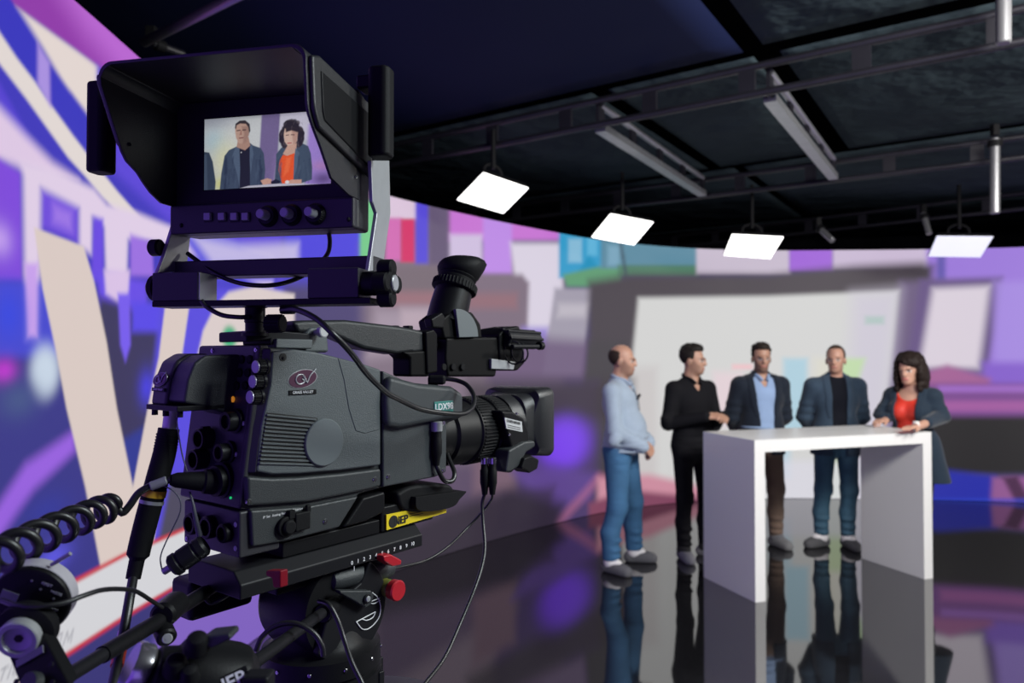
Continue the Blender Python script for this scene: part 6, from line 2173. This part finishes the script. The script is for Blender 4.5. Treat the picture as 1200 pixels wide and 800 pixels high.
for i in range(6):
    a, b = np.array(rel[0]), np.array(rel[1])
    c = a + (b - a) * (0.25 + i * 0.12)
    c2 = c + (b - a) * 0.05
    k.cyl(fp_(*c), fp_(*c2), 0.0127, seg=24)
k.build('relief_ribs', rub, FB)
MB().cyl(fp_(181.4, 573, 0.833), fp_(179.4, 581, 0.8325), 0.0133, seg=28).build('yellow_band', mat('yellow band', (0.85, 0.50, 0.03, 1), 0.45), FB)
MB().cyl(fp_(178.2, 586, 0.8315), fp_(177.2, 590, 0.831), 0.0131, seg=28).build('grey_band', silver, FB)
MB().tube([fp_(*c) for c in ((156.5, 674, 0.82), (152, 700, 0.80), (146, 735, 0.78), (138, 775, 0.75), (130, 815, 0.72), (124, 850, 0.70))], 0.0052, seg=18, smooth=6).build('cable_run', cabm, FB)
MB().tube([fp_(*c) for c in ((145.4, 740, 0.778), (142, 757, 0.766))], 0.0061, seg=18, smooth=0).build('tape', mat('pale pink tape', (0.55, 0.38, 0.50, 1), 0.25), FB)
MB().tube([fp_(*c) for c in ((142, 757, 0.766), (137, 780, 0.748))], 0.0064, seg=18, smooth=0).build('tape', mat('red tape', (0.70, 0.07, 0.035, 1), 0.4), FB)
# dangling cap
DC = empty('connector_cap', wpt(220, 652, 0.83), label='black cylindrical connector cap dangling on a cord behind the camera', cat='cap')
od = wpt(220, 652, 0.83)
dq = lambda *c: wpt(*c) - od
MB().lathe([(0, 0.0095), (0.003, 0.0125), (0.010, 0.0128), (0.011, 0.0118), (0.013, 0.0118), (0.014, 0.0128), (0.030, 0.0128), (0.031, 0.0120), (0.033, 0.0120), (0.034, 0.0132), (0.040, 0.0132), (0.043, 0.010)], dq(241, 637, 0.835), dq(203, 663, 0.825), 32).build('cap_body', blk2, DC)
MB().cyl(dq(204, 662, 0.825), dq(191, 670, 0.823), 0.0042, seg=14, ch=0.001).build('cap_nub', silver, DC)
MB().tube([dq(*c) for c in ((222, 576, 0.835), (226, 590, 0.833), (229, 606, 0.832), (234, 628, 0.834))], 0.0018, seg=10, rfun=lambda t: 0.0012 + 0.0022 * t).build('strap', mat('grey strap', (0.06, 0.06, 0.08, 1), 0.5), DC)
MB().tube([dq(*c) for c in ((192, 569, 0.82), (203, 575, 0.82), (211, 586, 0.82), (211, 600, 0.82), (203, 618, 0.82), (194, 636, 0.82), (188, 653, 0.82), (190, 669, 0.823))
          ], 0.0008, seg=8).build('cord', mat('grey cord', (0.08, 0.08, 0.10, 1), 0.5), DC)
cable('lanyard', [(207, 487, 0.83), (208, 500, 0.83), (213, 530, 0.83), (219, 552, 0.83)], 0.0008, 'thin grey lanyard hanging beside the metal cable connector', mat('grey cord', (0.08, 0.08, 0.10, 1), 0.5))
MBs = MB()
# monitor and lens leads
cable('monitor_cable', [(330, 363, 0.85), (348, 363, 0.83), (370, 373, 0.81), (389, 390, 0.80), (411, 413, 0.82), (430, 438, 0.85), (452, 459, 0.88), (467, 467.5, 0.90), (494, 479.5, 0.94), (526, 484.5, 0.98), (544, 484, 1.01), (554, 476, 1.04), (555, 463, 1.07), (547, 451, 1.09), (535, 445.5, 1.10), (521, 443.5, 1.10)], 0.0034, 'thick black lead looping from under the monitor across the camera flank')
o = MB()
o.prism('x', B.xp([(499, 437), (515, 438), (522, 440), (522, 447), (512, 449), (511, 453), (502, 452)], -0.02), -0.03, -0.012)
cable('monitor_cable', [(384, 266, 0.89), (386.5, 284, 0.90), (382, 300, 0.915), (362, 319, 0.915), (335, 331, 0.90), (307, 334.5, 0.89), (278, 331, 0.89), (252, 320.5, 0.90), (232, 306, 0.915), (220, 297, 0.925)], 0.0028, 'black lead sagging in the gap of the monitor yoke')
cable('monitor_cable', [(236, 352, 0.86), (243, 360, 0.86), (260, 369, 0.86), (280, 371.5, 0.86), (292, 371, 0.865)], 0.0028, 'short black lead curving under the left of the yoke into the column')
cable('lens_cable', [(512, 498, 1.075), (512, 520, 1.07), (511, 540, 1.07), (514, 551, 1.07), (521, 563, 1.08), (530, 563, 1.09), (532.5, 554, 1.10), (528, 542, 1.12), (524, 532, 1.14)], 0.0036, 'short black lead looping at the front corner of the camera')
cable('lens_cable', [(568, 578, 1.20), (565, 590, 1.20), (566, 612, 1.19), (568, 640, 1.17), (565, 662, 1.15), (556, 690, 1.12), (539, 731, 1.08), (521, 770, 1.03), (500, 798, 0.98), (480, 822, 0.94)], 0.0029, 'long black lead falling from the lens to the bottom edge')
cable('lens_cable', [(577, 578, 1.20), (575, 586, 1.215), (562, 603, 1.225), (545, 621, 1.21), (524, 641, 1.16), (500, 656, 1.12), (470, 664, 1.07), (452, 668, 1.03)], 0.0022, 'thin black lead swinging from the lens back to the tripod head')
for px, lab_ in ((568, 'left'), (577, 'right')):
    e = empty('cable_plug', wpt(px, 560, 1.20), label='%s one of two black plugs under the lens' % lab_, cat='plug')
    MB().lathe([(0, 0.0062), (0.010, 0.0065), (0.012, 0.0078), (0.032, 0.0078), (0.040, 0.0062), (0.052, 0.0045)], Vector((0, 0, 0.025)), Vector((0, 0, -0.027)), 22).build('shell', rub, e)
    MB().cyl((0, 0, 0.023), (0, 0, 0.034), 0.0068, seg=20, ch=0.0008).build('collar', steel, e)
e = empty('cable_plug', wpt(511.5, 515, 1.07), label='black plug with metal collar at the front corner of the camera body', cat='plug')
MB().lathe([(0, 0.0075), (0.012, 0.0075), (0.014, 0.0082), (0.034, 0.0082), (0.040, 0.006), (0.052, 0.0045)], Vector((0, 0, 0.014)), Vector((0, 0, -0.04)), 24).build('shell', rub, e)
MB().cyl((0, 0, 0.012), (0, 0, 0.027), 0.0088, seg=22, ch=0.001).build('collar', silver, e)
e = empty('cable_plug', wpt(512, 445, 1.09), label='black right angle plug on top of the camera front', cat='plug')
MB().cbox((0, 0, 0), (0.026, 0.020, 0.014)).build('shell', rub, e, bevel=0.004)
MB().cyl((-0.006, 0, -0.004), (-0.006, 0, -0.014), 0.0075, seg=18).build('stem', rub, e)
cable('pan_bar_cable', [(300, 655, 0.93), (286, 668, 0.90), (274, 690, 0.87), (262, 700, 0.86), (248, 706, 0.855), (240, 700, 0.85)], 0.0026, 'thin black lead taped along the left pan bar')
cable('head_cable', [(374, 704, 0.90), (385, 708, 0.885), (395, 725, 0.88), (403, 748, 0.875), (412, 775, 0.86), (424, 800, 0.85), (436, 830, 0.84)], 0.0030, 'black lead hanging down in front of the tripod head')
cable('head_cable', [(300, 762, 0.80), (306, 748, 0.80), (318, 736, 0.80), (335, 730, 0.80), (352, 732, 0.80), (368, 742, 0.80), (377, 756, 0.80), (379, 768, 0.80)], 0.0030, 'black lead arching over the right pan bar')
# ================================================================== LAMPS
def area(name, loc, target, sx, sy, power, col):
    L = bpy.data.lights.new(name, 'AREA')
    L.shape = 'RECTANGLE'
    L.size, L.size_y = sx, sy
    L.energy = power
    L.color = col
    o = bpy.data.objects.new(name, L)
    COL.objects.link(o)
    o.location = loc
    d = Vector(target) - Vector(loc)
    o.rotation_euler = d.to_track_quat('-Z', 'Y').to_euler()
    return o


# studio soft lights on the grid in front of the desk, out of the picture
area('key_light', (2.6, 1.6, 3.25), (2.3, 6.0, 1.2), 1.2, 0.6, 150, (1, 0.97, 0.93))
area('key_light', (4.6, 2.6, 3.25), (2.4, 6.2, 1.2), 1.2, 0.6, 150, (1, 0.97, 0.93))
area('camera_side_light', (2.2, 0.6, 3.1), (0.0, 1.2, 1.5), 0.8, 0.8, 80, (0.88, 0.98, 1.0))
